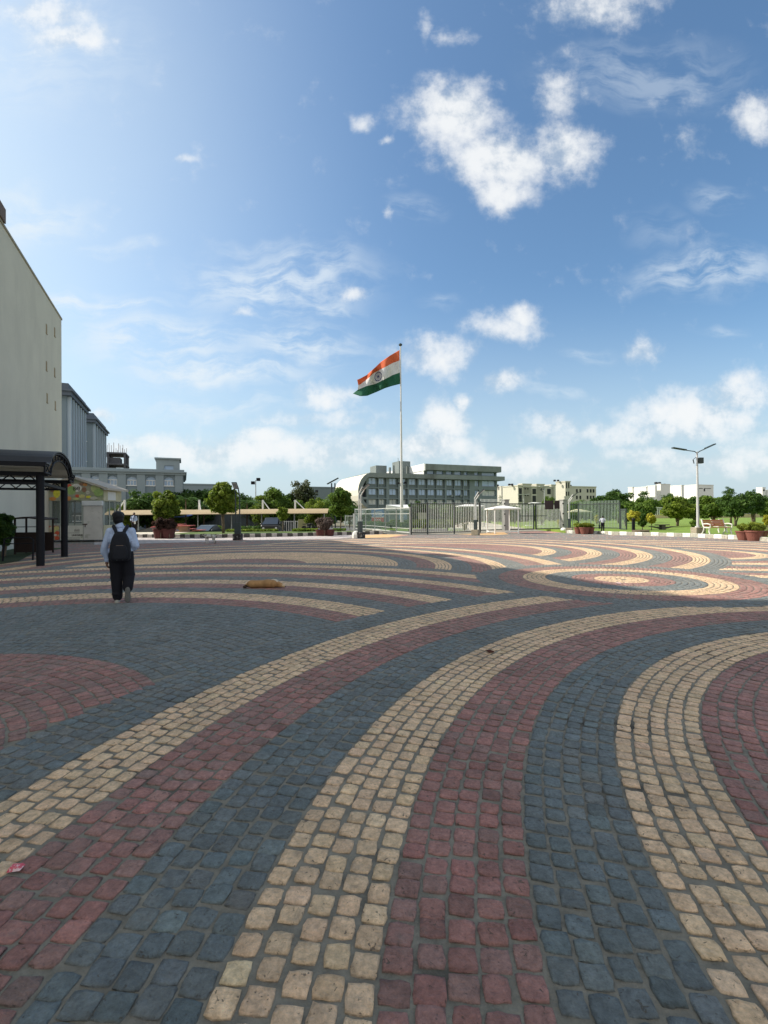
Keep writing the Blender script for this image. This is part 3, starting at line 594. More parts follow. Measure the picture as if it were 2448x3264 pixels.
# unfinished frame
CONC = mat('raw_concrete', (.10, .10, .11), .95, .2, .3)
X0_, zt_ = P(333, 1440, 140); X1_, _ = P(376, 1440, 140)
t = thing('unfinished_building', 'dark unfinished concrete frame with bare steel rods on its roof', 'building', (X0_, 140, 0), ANG)
Wn = 5.6
for fl in range(6):
    z_ = zt_-fl*3.3; b = MB(); b.box(-3, Wn, 0, 10, z_-.45, z_); b.build('floor_slab', CONC, t)
b = MB()
for xx in (-2.8, .6, Wn-.6):
    for yy_ in (0.1, 4.8, 9.2): b.box(xx, xx+.5, yy_, yy_+.5, -.75, zt_-.45)
b.build('column', CONC, t)
for xx in (-2.5, -1.2, 0, 1.2, 2.4, 3.6, 4.8):
    for yy_ in (.3, 5, 9.3): MB().tube((xx, yy_, zt_), (xx+random.uniform(-.1, .1), yy_, zt_+random.uniform(1.6, 3.0)), .06, n=4).build('steel_rod', mat('rust', (.16, .08, .05), .9, .2), t)
b = MB(); b.box(-2, 2.4, 3, 8, zt_-6.5, zt_-4.2); b.box(1, 4, 1, 6, zt_-3.3, zt_-1.5); b.build('partition', CONC, t)
# long low arcaded building
YL = 66.0; xb, _ = P(585, 1500, YL); QL = (xb, YL); gl = lambda px, py: on_plane(QL, px, py)
zc = gl(400, 1493)[1]; zb = gl(400, 1511)[1]; Lw = -gl(120, 1490)[0]
t = thing('arcaded_building', 'long low blue grey building with arched upper windows and a roof cabin', 'building', (xb, YL, 0), ANG)
wins = [gl(p, 1530)[0] for p in (245, 303, 357, 420, 480, 538)]
zw0, zw1, zsp = gl(420, 1546)[1], gl(420, 1517)[1], gl(420, 1530)[1]; hw = (gl(436, 1530)[0]-gl(404, 1530)[0])/2
b = MB(); holes = [(w-hw, w+hw, zw0, zsp) for w in wins]+[(w-hw, w+hw, zw0-4.6, zw1-4.9) for w in wins]
for w in wins:
    for k in range(8):
        a0 = zsp+(zw1-zsp)*k/8; a1 = zsp+(zw1-zsp)*(k+1)/8; hwk = hw*math.sqrt(max(0, 1-((k+.5)/8)**2)); holes.append((w-hwk, w+hwk, a0, a1))
facade(b, -Lw, 0, -.75, zb, holes, 0, .5); b.box(-Lw, 0, .5, 14, -.75, zb-.1); b.build('wall', BG, t)
b = MB(); b.box(-Lw, .25, -.3, 14.2, zb, zb+.28); b.box(-Lw, .4, -.5, 14.4, zb+.28, zb+.45); b.box(-Lw, .1, -.1, 14, zb+.45, zc); b.build('parapet', BG2, t)
for w in [gl(p, 1530)[0] for p in (275, 330, 388, 450, 509, 570)]: b = MB(); b.box(w-.5, w+.5, -.18, 0, -.75, zb); b.build('pilaster', BG2, t)
for w in wins:
    for dz in (0, -4.75):
        b = MB(); b.box(w-hw, w+hw, .3, .36, zw0+dz, (zw1 if dz == 0 else zw1-.15+dz)); w_ = b.build('window', GLB if dz == 0 else GLZ, t)
        b = MB()
        for u in (-.98, -.33, .33, .92): b.box(w+u*hw-.03, w+u*hw+.03, .24, .3, zw0+dz, zsp+dz)
        b.box(w-hw, w+hw, .24, .3, zsp-.05+dz, zsp+.05+dz); b.box(w-hw-.1, w+hw+.1, -.1, .3, zw0-.12+dz, zw0+dz); b.build('window_frame', WHT, w_)
c0, zc0 = gl(497, 1500); c1_, zc1 = gl(572, 1464); wz0, wz1 = gl(530, 1499)[1], gl(530, 1482)[1]; wx0, wx1 = gl(523, 1490)[0], gl(553, 1490)[0]
b = MB(); facade(b, c0, c1_, zc, zc1, [(wx0, wx1, wz0, wz1)], .6, 1.0); b.box(c0, c1_, 1.0, 5, zc, zc1-.05); b.box(c0-.2, c1_+.2, .4, 5.2, zc1, zc1+.2); cb_ = b.build('roof_cabin', BG2, t)
b = MB(); b.box(wx0, wx1, .85, .9, wz0, wz1); b.build('window', GLB, cb_)
# ---- central building with the curled end
P0 = P(1165, 1600, 105)[0], 105.0
ff = lambda px, py: on_plane(P0, px, py)
GC = mat('greygreen_concrete', (.175, .215, .215), .9, .12, .12, 0); GC2 = mat('greygreen_slab', (.200, .230, .220), .9, .14, .15, 0, stain=((.10, .11, .10), .2, .5, .7, (1, 1, .3)))
CRM = mat('pale_shell', (.66, .63, .52), .9, .07, .2, 0)
t = thing('curled_building', 'four storey grey green building whose left end curls down like a wave', 'building', (P0[0], P0[1], 0), ANG)
sR = ff(1585, 1560)[0]; zr = ff(1180, 1509)[1]; zs2 = ff(1180, 1522)[1]
colx = [(1176, 1199), (1209, 1225), (1242, 1263), (1277, 1293), (1305, 1325), (1336, 1356), (1365, 1385), (1394, 1412), (1425, 1442), (1452, 1471), (1481, 1491), (1515, 1526), (1538, 1579)]
zr_ = lambda px, py: ff(px, py)[1]
rows = [(1525, 1543), (1558, 1576), (1591, 1607)]
holes = []; W_ = []
for i, (a, c) in enumerate(colx):
    for j, (r0, r1) in enumerate(rows):
        if i == 12 and j == 2: continue
        s0_, s1_ = ff(a, 1550)[0], ff(c, 1550)[0]; zz0, zz1 = ff(1300, r1+ (1.5))[1], ff(1300, r0+1.5)[1]
        rec = 0 if i > 10 else .0
        holes.append((s0_-.12, s1_+(.5 if i < 11 else .1), zz0-(.75 if i < 11 else .1), zz1+.1)); W_.append((s0_, s1_, zz0, zz1, j, i))
b = MB(); facade(b, ff(1168, 1550)[0], sR, -.75, zs2, holes, 0, .55); b.box(ff(1168, 1550)[0], sR, .55, 16, -.75, zs2-.05); b.build('wall', GC, t)
for s0_, s1_, zz0, zz1, j, i in W_:
    b = MB(); b.box(s0_, s1_, .38, .42, zz0, zz1); w_ = b.build('window', mat('curtained_glass', (.50, .52, .48), .4, .25, 1.5) if (j == 2 or (i == 12 and j == 1)) else GLB, t)
    b = MB(); b.box(s0_-.06, s0_+.06, .3, .38, zz0, zz1); b.box(s1_-.06, s1_+.06, .3, .38, zz0, zz1); b.box(s0_, s1_, .3, .38, zz0-.08, zz0+.03); b.box((s0_*.5+s1_*.5)-.04, (s0_*.5+s1_*.5)+.04, .3, .38, zz0, zz1); b.build('window_frame', BG2, w_)
b = MB(); b.box(ff(1173, 1500)[0], ff(1602, 1525)[0], -.9, 16, zs2, zr+.1); b.build('roof_slab', GC2, t)
su = ff(1356, 1490)[0]; ze0, ze1 = zr+.1, ff(1400, 1500)[1]; ztp = ff(1400, 1481)[1]
topx = [(1363, 1384), (1393, 1413), (1424, 1442), (1450, 1471), (1481, 1491), (1514, 1526), (1537, 1579)]
hs = [(ff(a, 1505)[0], ff(c, 1505)[0], ze0+.25, ze1-.05) for a, c in topx]
b = MB(); facade(b, su, sR, ze0, ze1, hs, .2, .7); b.box(su, sR, .7, 15, ze0, ze1-.05); b.build('upper_wall', GC, t)
for h in hs: b = MB(); b.box(h[0], h[1], .45, .5, h[2], h[3]); b.build('window', GLB, t)
b = MB(); b.box(su-.4, ff(1591, 1490)[0], -.9, 16, ze1, ztp); b.build('upper_roof_slab', GC2, t)
# lit return of the upper storey and roof boxes
cq = (P0[0]+E1[0]*su, P0[1]+E1[1]*su); Lf = on_plane(cq, 1228, 1506, E2)[0]
b = MB(); b.box(su-.75, su-.42, -.9, Lf, ze0+.9, ztp); b.box(su-.6, su-.42, -.2, Lf, ze0, ze0+.9); b.build('white_flank', WHT, t)
for (a, c, p1, dy) in ((1246, 1282, 1485, 9), (1312, 1350, 1471, 7)):
    b = MB(); s0_, s1_ = ff(a, 1500)[0], ff(c, 1500)[0]; b.box(s0_, s1_, dy, dy+4, ze0, on_plane((P0[0]+E2[0]*dy, P0[1]+E2[1]*dy), a, p1)[1]); b.build('stair_head', GC2, t)
b = MB()
for a in (1255, 1267, 1298, 1312): s0_ = ff(a, 1500)[0]; b.box(s0_-.2, s0_+.2, 2, 2.5, ze0, ze0+random.uniform(1, 2.2))
s0_ = ff(1312, 1450)[0]; b.tube((s0_, 7.5, ze0), (s0_, 7.5, ff(1312, 1448)[1]), .06, n=5); b.build('roof_post', GC2, t)
outer = [(1176, 1508.5), (1165, 1511), (1155, 1518), (1146, 1530), (1140, 1545), (1137, 1562), (1138, 1580), (1143, 1596), (1152, 1609), (1166, 1620)]
inner = [(1178, 1521), (1170, 1523), (1163, 1530), (1156, 1541), (1151, 1553), (1149, 1567), (1150, 1582), (1154, 1594), (1160, 1603), (1170, 1612)]
po = [ff(*p) for p in outer]; pi_ = [ff(*p) for p in inner]; n_ = len(po); vs = []; DP = 17.0
for y_ in (-.9, DP):
    vs += [(s, y_, z) for s, z in po]+[(s, y_, z) for s, z in pi_]
fs = []
for i in range(n_-1):
    fs += [(i, i+1, n_+i+1, n_+i), (2*n_+i, 3*n_+i, 3*n_+i+1, 2*n_+i+1), (i, 2*n_+i, 2*n_+i+1, i+1), (n_+i, n_+i+1, 3*n_+i+1, 3*n_+i)]
MB().add(vs, fs, 0).build('curled_shell', CRM, t)
b = MB(); b.add([(s, -.9-.03, z) for s, z in po]+[(s, -.93, z) for s, z in pi_]+[(s, -.9, z) for s, z in po]+[(s, -.9, z) for s, z in pi_], [(i, n_+i, n_+i+1, i+1) for i in range(n_-1)]+[(i, i+1, 2*n_+i+1, 2*n_+i) for i in range(n_-1)]); b.build('shell_edge', GC2, t)
b = MB(); b.add([(s, 1.2, z) for s, z in pi_]+[(ff(1168, 1560)[0], 1.2, pi_[-1][1]), (ff(1168, 1560)[0], 1.2, pi_[0][1])], [tuple(range(n_+1, -1, -1))]); b.build('dark_recess', mat('slate_glass', (.05, .06, .08), .3, .05), t)
b = MB()
for py in (1555, 1588): s0_, z_ = ff(1152, py); b.box(s0_, ff(1170, py)[0], -.2, 1.1, z_-.25, z_+.25)
b.build('ledge', GC2, t)
b = MB(); a0, z_ = ff(1436, 1580)
for px in (1439, 1468): s0_, z_ = ff(px, 1580); b.box(s0_-.32, s0_+.32, -.35, -.02, z_-.22, z_+.22)
b.build('air_conditioner', GC2, t)
# ---- generic pale blocks in the campus grid
def blockset(name, label, Yd, boxes, mats, group=None, tanks=(), wins=()):
    x0, _ = P(boxes[0][0], 1600, Yd); t = thing(name, label, 'building', (x0, Yd, 0), ANG, group); Q = (x0, Yd); g = lambda px, py: on_plane(Q, px, py)
    for (l, a, c, top, nm) in boxes:          # l..a = lit left flank, a..c = shaded front
        s0_, zz = g(a, top); s1_, _ = g(c, top)
        # flank length: solve px l on a plane along E2 through the front corner
        cxn = (Q[0]+E1[0]*s0_, Q[1]+E1[1]*s0_); dl = max(2.0, on_plane(cxn, l, top, E2)[0]) if l < a-1 else 8
        b = MB(); b.box(s0_, s1_, 0, dl, -.75, zz); b.box(s0_-.15, s1_+.15, -.15, dl+.1, zz-.35, zz+.001, 0); b.build(nm, mats[0], t)
    for (a, c, y0, y1) in wins:
        s0_, zz1 = g(a, y0); s1_, zz0 = g(c, y1); b = MB(); b.box(s0_, s1_, -.12, -.02, zz0, zz1); b.build('window', DRK, t)
    for (a, y0, r_) in tanks:
        s0_, zz = g(a, y0); b = MB(); b.lathe([(r_*.8, 0), (r_, .1*r_), (r_, 1.1*r_), (r_*.75, 1.35*r_), (.2*r_, 1.45*r_)], 12, c=(s0_, 3, zz)); b.build('water_tank', mat('tank_black', (.03, .03, .035), .5, 0), t)
    return t
PC = mat('pale_cream_far', (.50, .48, .40), .9, .06, .1)
blockset('hostel_block', 'pale hostel block with recessed stair bays left of centre right skyline', 170, [(1602, 1651, 1664, 1546, 'wing'), (1651, 1665, 1694, 1541, 'wall'), (1693, 1710, 1735, 1542, 'wall'), (1735, 1757, 1771, 1544, 'wall'), (1650, 1668, 1765, 1549, 'wall'), (1771, 1802, 1818, 1533, 'stair_tower'), (1800, 1818, 1900, 1549, 'wing')], [PC],
         tanks=[(1640, 1546, .5), (1649, 1546, .5), (1786, 1533, .5), (1797, 1533, .5), (1825, 1549, .45), (1837, 1549, .45)],
         wins=[(1697, 1708, 1558, 1575), (1697, 1708, 1580, 1600), (1744, 1755, 1558, 1575), (1654, 1663, 1556, 1600)]+[(x, x+5, y, y+11) for x in (1836, 1847, 1870, 1880, 1889) for y in (1559, 1580)]+[(1804, 1807, 1538, 1556), (1811, 1814, 1538, 1556), (1804, 1807, 1567, 1580), (1811, 1814, 1567, 1580), (1672, 1676, 1556, 1560), (1680, 1684, 1556, 1560), (1672, 1676, 1577, 1581), (1680, 1684, 1577, 1581), (1724, 1728, 1557, 1561), (1732, 1734, 1557, 1561)])
blockset('tank_house', 'small pale block with roof tanks, peeping out right of the curled building', 210, [(1584, 1598, 1606, 1549, 'wall')], [PC], tanks=[(1590, 1549, .6), (1599, 1549, .6)])
blockset('white_apartment_block', 'white flat roofed block behind the trees left of the tall street lamp', 250, [(2002, 2016, 2020, 1552, 'wall'), (2016, 2060, 2064, 1551, 'wall'), (2060, 2088, 2094, 1547, 'wall'), (2090, 2106, 2136, 1542, 'stair_tower'), (2110, 2172, 2180, 1546, 'wall'), (2150, 2221, 2274, 1544, 'wing')], [mat('white_far', (.74, .73, .66), .9, .04, .1)],
         tanks=[(2107, 1542, .85), (2118, 1542, .85), (2134, 1547, .8)], wins=[(2225, 2240, 1556, 1558), (2244, 2266, 1556, 1558), (2243, 2247, 1558, 1566)])
blockset('distant_white_house', 'tiny white building at far right skyline above the trees', 320, [(2410, 2430, 2440, 1553, 'wall'), (2440, 2446, 2475, 1561, 'wing')], [MATS['white_far']], wins=[(2432, 2437, 1560, 1565)])
blockset('low_dark_building', 'low dark green building with white windows behind the bare tree', 150, [(960, 985, 1075, 1551, 'wall')], [GC], wins=[(990, 1000, 1562, 1570), (1005, 1014, 1562, 1570)])
blockset('flat_far_building', 'thin pale flat roof line between the two trees left of centre', 130, [(570, 585, 700, 1541, 'wall')], [BG2])
# ------------------------------------------------------------------ street furniture and fences
GALV = mat('galvanised', (.42, .43, .42), .45, .1, 6, metal=.3, spec=.5)
DKG = mat('dark_green_steel', (.045, .06, .06), .5, .15, 5)
BASEC = mat('base_concrete', (.30, .26, .19), .95, .25, 6, .4, 30)
BASEB = mat('base_black', (.03, .028, .028), .9, .25, 9, stain=((.3, .29, .27), 6, .56, .62, (1, 1, 1)))
# lamp posts made of two tubes with a canted lamp head
def tube_lamp(label, px, py, H, rz, mats, both):
    x, y = G(px, py); t = thing('twin_tube_lamp', label, 'lamp post', (x, y, 0), rz, 'twin tube lamp posts around the plaza')
    b = MB(); b.box(-.26, .26, -.26, .26, 0, .42); b.build('base', mats[0], t, bevel=.03)
    b = MB(); b.box(-.2, .2, -.09, .09, .42, 1.15); b.build('control_box', DKG, t, bevel=.01)
    for s in (-1, 1):
        top = H-.45
        b = MB(); b.path([(s*.13, 0, .42), (s*.13, 0, top-(.12 if s > 0 else 0)), (s*.13, -.30, H-(.15 if s > 0 else 0))], .042, 8); b.build('tube', mats[1], t)
    b = MB(); b.box(-.16, .16, 0, .62, 0, .05, 0, Matrix.Translation((0, -.72, H+.18)) @ Matrix.Rotation(R(-38), 4, 'X')); b.build('lamp_head', DKG, t)
    for k in range(5):
        M_ = Matrix.Translation((0, -.72, H+.18)) @ Matrix.Rotation(R(-38), 4, 'X'); b = MB(); b.box(-.14, .14, .06+k*.11, .10+k*.11, -.03, -.002, 0, M_); b.build('lamp_strip', mat('lamp_glass', (.5, .5, .48), .3, 0), t)
    return t
LT = mat('pale_tube', (.50, .50, .47), .4, .1, 5, metal=.2, spec=.5)
tube_lamp('dark twin tube lamp post facing the camera between the round trees', 758, 1722, 3.5, R(0), (BASEB, DKG), 1)
tube_lamp('pale twin tube lamp post with black base and white stone beside it', 1148, 1716, 3.45, R(62), (BASEB, LT), 1)
tube_lamp('pale twin tube lamp post on concrete base left of the white gazebo', 1516, 1706.5, 3.2, R(62), (BASEC, LT), 1)
tube_lamp('pale twin tube lamp post beside the fluffy potted bushes at the gate pillar', 1815, 1699.5, 3.05, R(62), (BASEC, LT), 1)
def rock(name, label, px, py, r, m, h=None):
    x, y = G(px, py); b = MB(); h = h or r; b.lathe([(r, 0), (r*.98, h*.5), (r*.8, h*.85), (r*.3, h)], 9, c=(0, 0, 0)); o = b.build(name, m, bevel=.02); o.location = (x, y, 0); return tag(o, label, 'stone')
rock('bollard_stone', 'rounded white painted stone beside the second tube lamp', 1135, 1716, .28, MATS['kerb_bright_white'], .5)
rock('bollard_stone', 'short white stone at the foot of the right gate pillar', 1797, 1697.5, .25, MATS['kerb_bright_white'], .4)
# tall street lamp
x, y = G(2225, 1702, .19); t = thing('street_lamp', 'tall white double arm street lamp on a concrete block beside the bench', 'street lamp', (x, y, .19), R(0))
Y0 = y; zt_ = P(2219, 1440, y)[1]-.19; b = MB(); b.box(-.3, .3, -.3, .3, -.1, .42); b.build('base', BASEC, t, bevel=.03)
b = MB(); b.tube((0, 0, .42), (0, 0, zt_), .085, .048, 14); b.tube((0, 0, .42), (0, 0, .5), .16, .16, 14); b.build('pole', mat('lamp_white', (.48, .48, .47), .4, .08, 4), t, smooth=False)
for sx_, dz in ((-1, .25), (1, .48)):
    L_ = 1.42 if sx_ < 0 else 1.08
    b = MB(); b.path([(0, 0, zt_-.1), (sx_*.15, 0, zt_+.02), (sx_*L_*.55, 0, zt_+dz*.45)], .028, 8); ar = b.build('arm', DKG, t)
    b = MB(); M_ = Matrix.Translation((sx_*L_*.5, 0, zt_+dz*.42)) @ Matrix.Rotation(-math.atan2(dz*.5, L_*.5)*sx_, 4, 'Y')
    b.box(0 if sx_ > 0 else -L_*.62, L_*.62 if sx_ > 0 else 0, -.13, .13, -.02, .05, 0, M_); b.build('lamp_head', DKG, ar, bevel=.02)
b = MB(); b.box(.05, .34, -.14, .12, zt_-.75, zt_-.38); b.build('floodlight', DKG, t, bevel=.02)
b = MB(); b.tube((-.06, 0, zt_-.35), (-.26, 0, zt_-.5), .015); b.tube((-.26, 0, zt_-.5), (-.2, 0, zt_-.75), .03); b.build('camera_bracket', DKG, t)
# fences
def wpt(px, py, z=0): return Vector((*G(px, py, z), 0))
STEEL = mat('fence_steel', (.58, .60, .56), .45, .1, 8, metal=.2, spec=.5); DST = mat('fence_dark', (.05, .06, .058), .5, .1, 8)
def railing(name, label, pts, zb, zt, sp, bw, mats, cat='fence', spikes=0, group=None, posts=True, pr=.045):
    t = thing(name, label, cat, tuple(pts[0]), 0, group); o0 = pts[0]
    for p, q_ in zip(pts[:-1], pts[1:]):
        d_ = q_-p; Ln = d_.length; a = math.atan2(d_.y, d_.x); M_ = Matrix.Translation(p-o0) @ Matrix.Rotation(a, 4, 'Z'); b = MB(); n = max(1, int(Ln/sp))
        for i in range(n):
            x_ = (i+.5)*Ln/n; b.box(x_-bw/2, x_+bw/2, -.012, .012, zb, zt+spikes, 0, M_)
        b.box(0, Ln, -.03, .03, zb, zb+.07, 1, M_); b.box(0, Ln, -.03, .03, zt-.12, zt-.05, 1, M_); b.build('bar_panel', mats, t)
    if posts:
        for p in pts: q_ = p-o0; b = MB(); b.box(q_.x-pr, q_.x+pr, q_.y-pr, q_.y+pr, 0, zt+.02); b.build('post', mats[1], t)
    return t
zf = P(1310, 1603, G(1305, 1704)[1])[1]
railing('palisade_fence', 'grey bar fence with dark posts in front of the clipped hedge garden', [wpt(1311, 1704), wpt(1363, 1704), wpt(1448, 1702), wpt(1529, 1700)], .12, zf, .155, .045, [STEEL, DST])
zf2 = P(1560, 1600, G(1560, 1694)[1])[1]
railing('palisade_fence', 'spike topped bar fence behind the white gazebo, left of the gate', [wpt(1531, 1697), wpt(1608, 1694)], .15, zf2, .155, .04, [STEEL, DST], spikes=.22)
# gate pillars and leaves
PIL = mat('pillar_grey', (.32, .32, .30), .8, .12, 3)
for px, py, lab in ((1612, 1695, 'dark square gate pillar right behind the white gazebo'), (1797, 1692.5, 'tall grey square gate pillar left of the potted bushes')):
    x, y = G(px, py); H = P(px, 1595, y)[1]; t = thing('gate_pillar', lab, 'pillar', (x, y, 0), R(20), 'gate pillars')
    b = MB(); b.box(-.23, .23, -.23, .23, 0, H); b.build('shaft', PIL, t, bevel=.015); b = MB(); b.box(-.27, .27, -.27, .27, H, H+.08); b.build('cap', PIL, t)
    for z_ in (.5, 1.5, 2.4): b = MB(); b.box(-.3, -.22, -.29, -.2, z_, z_+.12); b.build('hinge', BLK, t)
def leaf(label, a, c, zt_):
    t = thing('gate_leaf', label, 'gate', tuple(a), 0, 'leaves of the main gate'); d_ = c-a; Ln = d_.length; M_ = Matrix.Rotation(math.atan2(d_.y, d_.x), 4, 'Z')
    b = MB()
    for z_ in (.15, zt_-.14): b.box(0, Ln, -.04, .04, z_, z_+.1, 0, M_)
    b.box(0, .09, -.04, .04, .25, zt_-.14, 0, M_); b.box(Ln-.09, Ln, -.04, .04, .25, zt_-.14, 0, M_); b.build('leaf_frame', DST, t)
    b = MB(); n = int(Ln/.15)
    for i in range(n): x_ = .09+(i+.5)*(Ln-.18)/n; b.box(x_-.02, x_+.02, -.015, .015, .25, zt_-.14, 0, M_)
    b.build('bar_panel', STEEL, t); return t, M_, Ln
zg = P(1700, 1603, G(1700, 1693)[1])[1]
lf1, M1, L1 = leaf('left leaf of the closed main gate with pale grey bars', wpt(1620, 1694.5), wpt(1703, 1693.2), zg)
b = MB(); b.box(L1-1.6, L1, -.05, -.03, 1.35, 1.40, 0, M1); b.build('slide_bolt', DST, lf1)
lf2, M2, L2 = leaf('right leaf of the closed main gate carrying a dark notice board', wpt(1707, 1693.2), wpt(1788, 1691.5), zg)
b = MB(); b.box(0, 1.2, -.05, -.03, 1.35, 1.40, 0, M2); b.build('slide_bolt', DST, lf2)
MRN = mat('maroon_sheet', (.045, .025, .03), .6, .1, 4)
b = MB(); b.box(L2*.36, L2*.70, -.06, -.03, 1.95, 2.95-.2, 0, M2); b.build('notice_board', MRN, lf2)
b = MB(); b.box(L2*.74, L2*.98, -.06, -.03, 2.0, 2.95-.2, 0, M2); b.build('notice_board', MRN, lf2)
# right hand fence
zr1 = P(1900, 1600, G(1900, 1692)[1])[1]
railing('palisade_fence', 'green grey spike topped fence behind the standing guard', [wpt(1806, 1690), wpt(1845, 1690), wpt(1911, 1692), wpt(1976, 1694)], .25, zr1-.1, .145, .035, [mat('fence_greengrey', (.26, .32, .28), .5, .1, 8), DST], spikes=.2)
railing('side_gate', 'small low bar gate at the lawn end of the spiked fence', [wpt(1980, 1695), wpt(1997, 1696)], .2, P(1990, 1622, G(1990, 1695)[1])[1], .13, .03, [MATS['fence_greengrey'], DST], cat='gate')
# mesh panels fence (left of the gate): fine woven mesh in pale frames
def mesh_mat():
    m = bpy.data.materials.new('woven_mesh'); m.use_nodes = True; nt_ = m.node_tree; b = nt_.nodes['Principled BSDF']; b.inputs['Base Color'].default_value = (.05, .085, .075, 1); b.inputs['Roughness'].default_value = .7; b.inputs['Alpha'].default_value = .30
    return m
MESHM = mesh_mat()
gp_ = [wpt(1132, 1690), wpt(1166, 1691), wpt(1195, 1693), wpt(1229, 1697.5), wpt(1264, 1701), wpt(1307, 1705)]
t = thing('mesh_fence', 'tall green see-through mesh fence in pale frames around the flagpole corner', 'fence', tuple(gp_[0])); FR = mat('frame_pale', (.48, .50, .47), .4, .08, 6)
tops = [P(px, py, g.y)[1] for (px, py), g in zip([(1132, 1622), (1166, 1622), (1195, 1621), (1229, 1620), (1264, 1619), (1307, 1617)], gp_)]
for i in range(5):
    p, q_ = gp_[i]-gp_[0], gp_[i+1]-gp_[0]; d_ = q_-p; M_ = Matrix.Translation(p) @ Matrix.Rotation(math.atan2(d_.y, d_.x), 4, 'Z'); Ln = d_.length; z_ = (tops[i]+tops[i+1])/2
    b = MB(); b.box(0, Ln, -.004, .004, .2, z_, 0, M_); b.build('mesh_panel', MESHM, t)
    b = MB(); b.box(0, Ln, -.03, .03, z_-.07, z_, 0, M_); b.box(0, Ln, -.03, .03, .15, .22, 0, M_); b.box(0, Ln, -.02, .02, z_*.76, z_*.76+.04, 0, M_); b.box(0, Ln, -.02, .02, z_*.22, z_*.22+.04, 0, M_); b.build('rail', FR, t)
for g, z_ in zip(gp_, tops): q_ = g-gp_[0]; b = MB(); b.box(q_.x-.05, q_.x+.05, q_.y-.05, q_.y+.05, 0, z_+.03); b.build('post', FR, t)
railing('white_gate', 'low white barred side gate between the round tree and mesh fence', [wpt(1101, 1694), wpt(1128, 1694)], .2, P(1115, 1642, G(1115, 1694)[1])[1], .14, .03, [FR, FR], cat='gate')
x, y = G(1128, 1694); b = MB(); b.box(-.07, .07, -.07, .07, 0, P(1128, 1637, y)[1]); o = b.build('gate_post', WHT); o.location = (x, y, 0); tag(o, 'white square post at right end of the low white gate', 'post')
# white gazebo
x, y = G(1602, 1700); t = thing('white_gazebo', 'small white pyramid roofed gazebo on four thin legs before the gate', 'gazebo', (x, y, 0), R(6)); He = P(1602, 1624, y)[1]; Hp = P(1602, 1611.5, y)[1]; hw_ = 1.12
for sx_ in (-1, 1):
    for sy_ in (-1, 1): b = MB(); b.box(sx_*hw_*.86-.04, sx_*hw_*.86+.04, sy_*hw_*.86-.04, sy_*hw_*.86+.04, 0, He-.02); b.build('leg', WHT, t)
b = MB()
for sy_ in (-1, 1): b.box(-hw_*.86, hw_*.86, sy_*hw_*.86-.03, sy_*hw_*.86+.03, .12, .2)
b.box(-hw_*.86-.03, -hw_*.86+.03, -hw_*.86, hw_*.86, .121, .199); b.build('base_rail', WHT, t)
b = MB(); b.add([(-hw_, -hw_, He), (hw_, -hw_, He), (hw_, hw_, He), (-hw_, hw_, He), (-hw_, -hw_, He+.09), (hw_, -hw_, He+.09), (hw_, hw_, He+.09), (-hw_, hw_, He+.09), (-.1, -.1, Hp), (.1, -.1, Hp), (.1, .1, Hp), (-.1, .1, Hp)], [(3, 2, 1, 0), (0, 1, 5, 4), (1, 2, 6, 5), (2, 3, 7, 6), (3, 0, 4, 7), (4, 5, 9, 8), (5, 6, 10, 9), (6, 7, 11, 10), (7, 4, 8, 11), (8, 9, 10, 11)]); b.build('roof', mat('roof_white', (.80, .78, .72), .6, .04), t)
# flagpole with the flag
YF = 58.0; xf, _ = P(1281, 1660, YF); t = thing('flagpole', 'very tall tapering white steel flagpole with dark cap', 'flagpole', (xf, YF, 0)); zt_ = P(1271, 1103, YF)[1]; xt = xf
b = MB(); b.tube((0, 0, 0), (0, 0, zt_*.25), .21, .175, 16); b.tube((0, 0, zt_*.25), (0, 0, zt_*.62), .15, .11, 16); b.tube((0, 0, zt_*.62), (0, 0, zt_), .095, .07, 16); b.build('shaft', mat('pole_white', (.58, .57, .54), .4, .06, .5), t)
b = MB(); b.lathe([(.09, 0), (.2, .06), (.22, .2), (.1, .32)], 14, c=(0, 0, zt_)); b.build('finial', DKG, t)
zc_ = P(1281, 1540, YF)[1]; b = MB(); b.box(-.45, .5, -.05, .05, zc_-.05, zc_+.05); b.box(.3, .62, -.2, .1, zc_-.1, zc_+.16); b.box(-.5, -.3, -.1, .1, zc_-.1, zc_+.1); b.build('camera_bracket', BLK, t)
b = MB(); b.box(-1.0, 1.0, -1.0, 1.0, 0, .35); b.build('plinth', BASEC, t)
def flagpx(a, c): return 1050+a*.2712, 1060+c*.2712
RWS = [ # u, top, saffron/white, white/green, bottom  (outline of the cloth as it flies)
 (0, (812, 197), (814, 320), (817, 463), (820, 597)), (.2, (700, 262), (722, 355), (733, 492), (722, 622)), (.4, (592, 338), (618, 412), (632, 545), (640, 648)),
 (.6, (510, 415), (505, 470), (530, 597), (548, 690)), (.8, (425, 492), (428, 545), (425, 622), (430, 738)), (.92, (345, 535), (352, 600), (360, 650), (350, 742)), (1.0, (312, 548), (325, 612), (318, 668), (262, 712))]
def lerp(a, c, f): return a+(c-a)*f
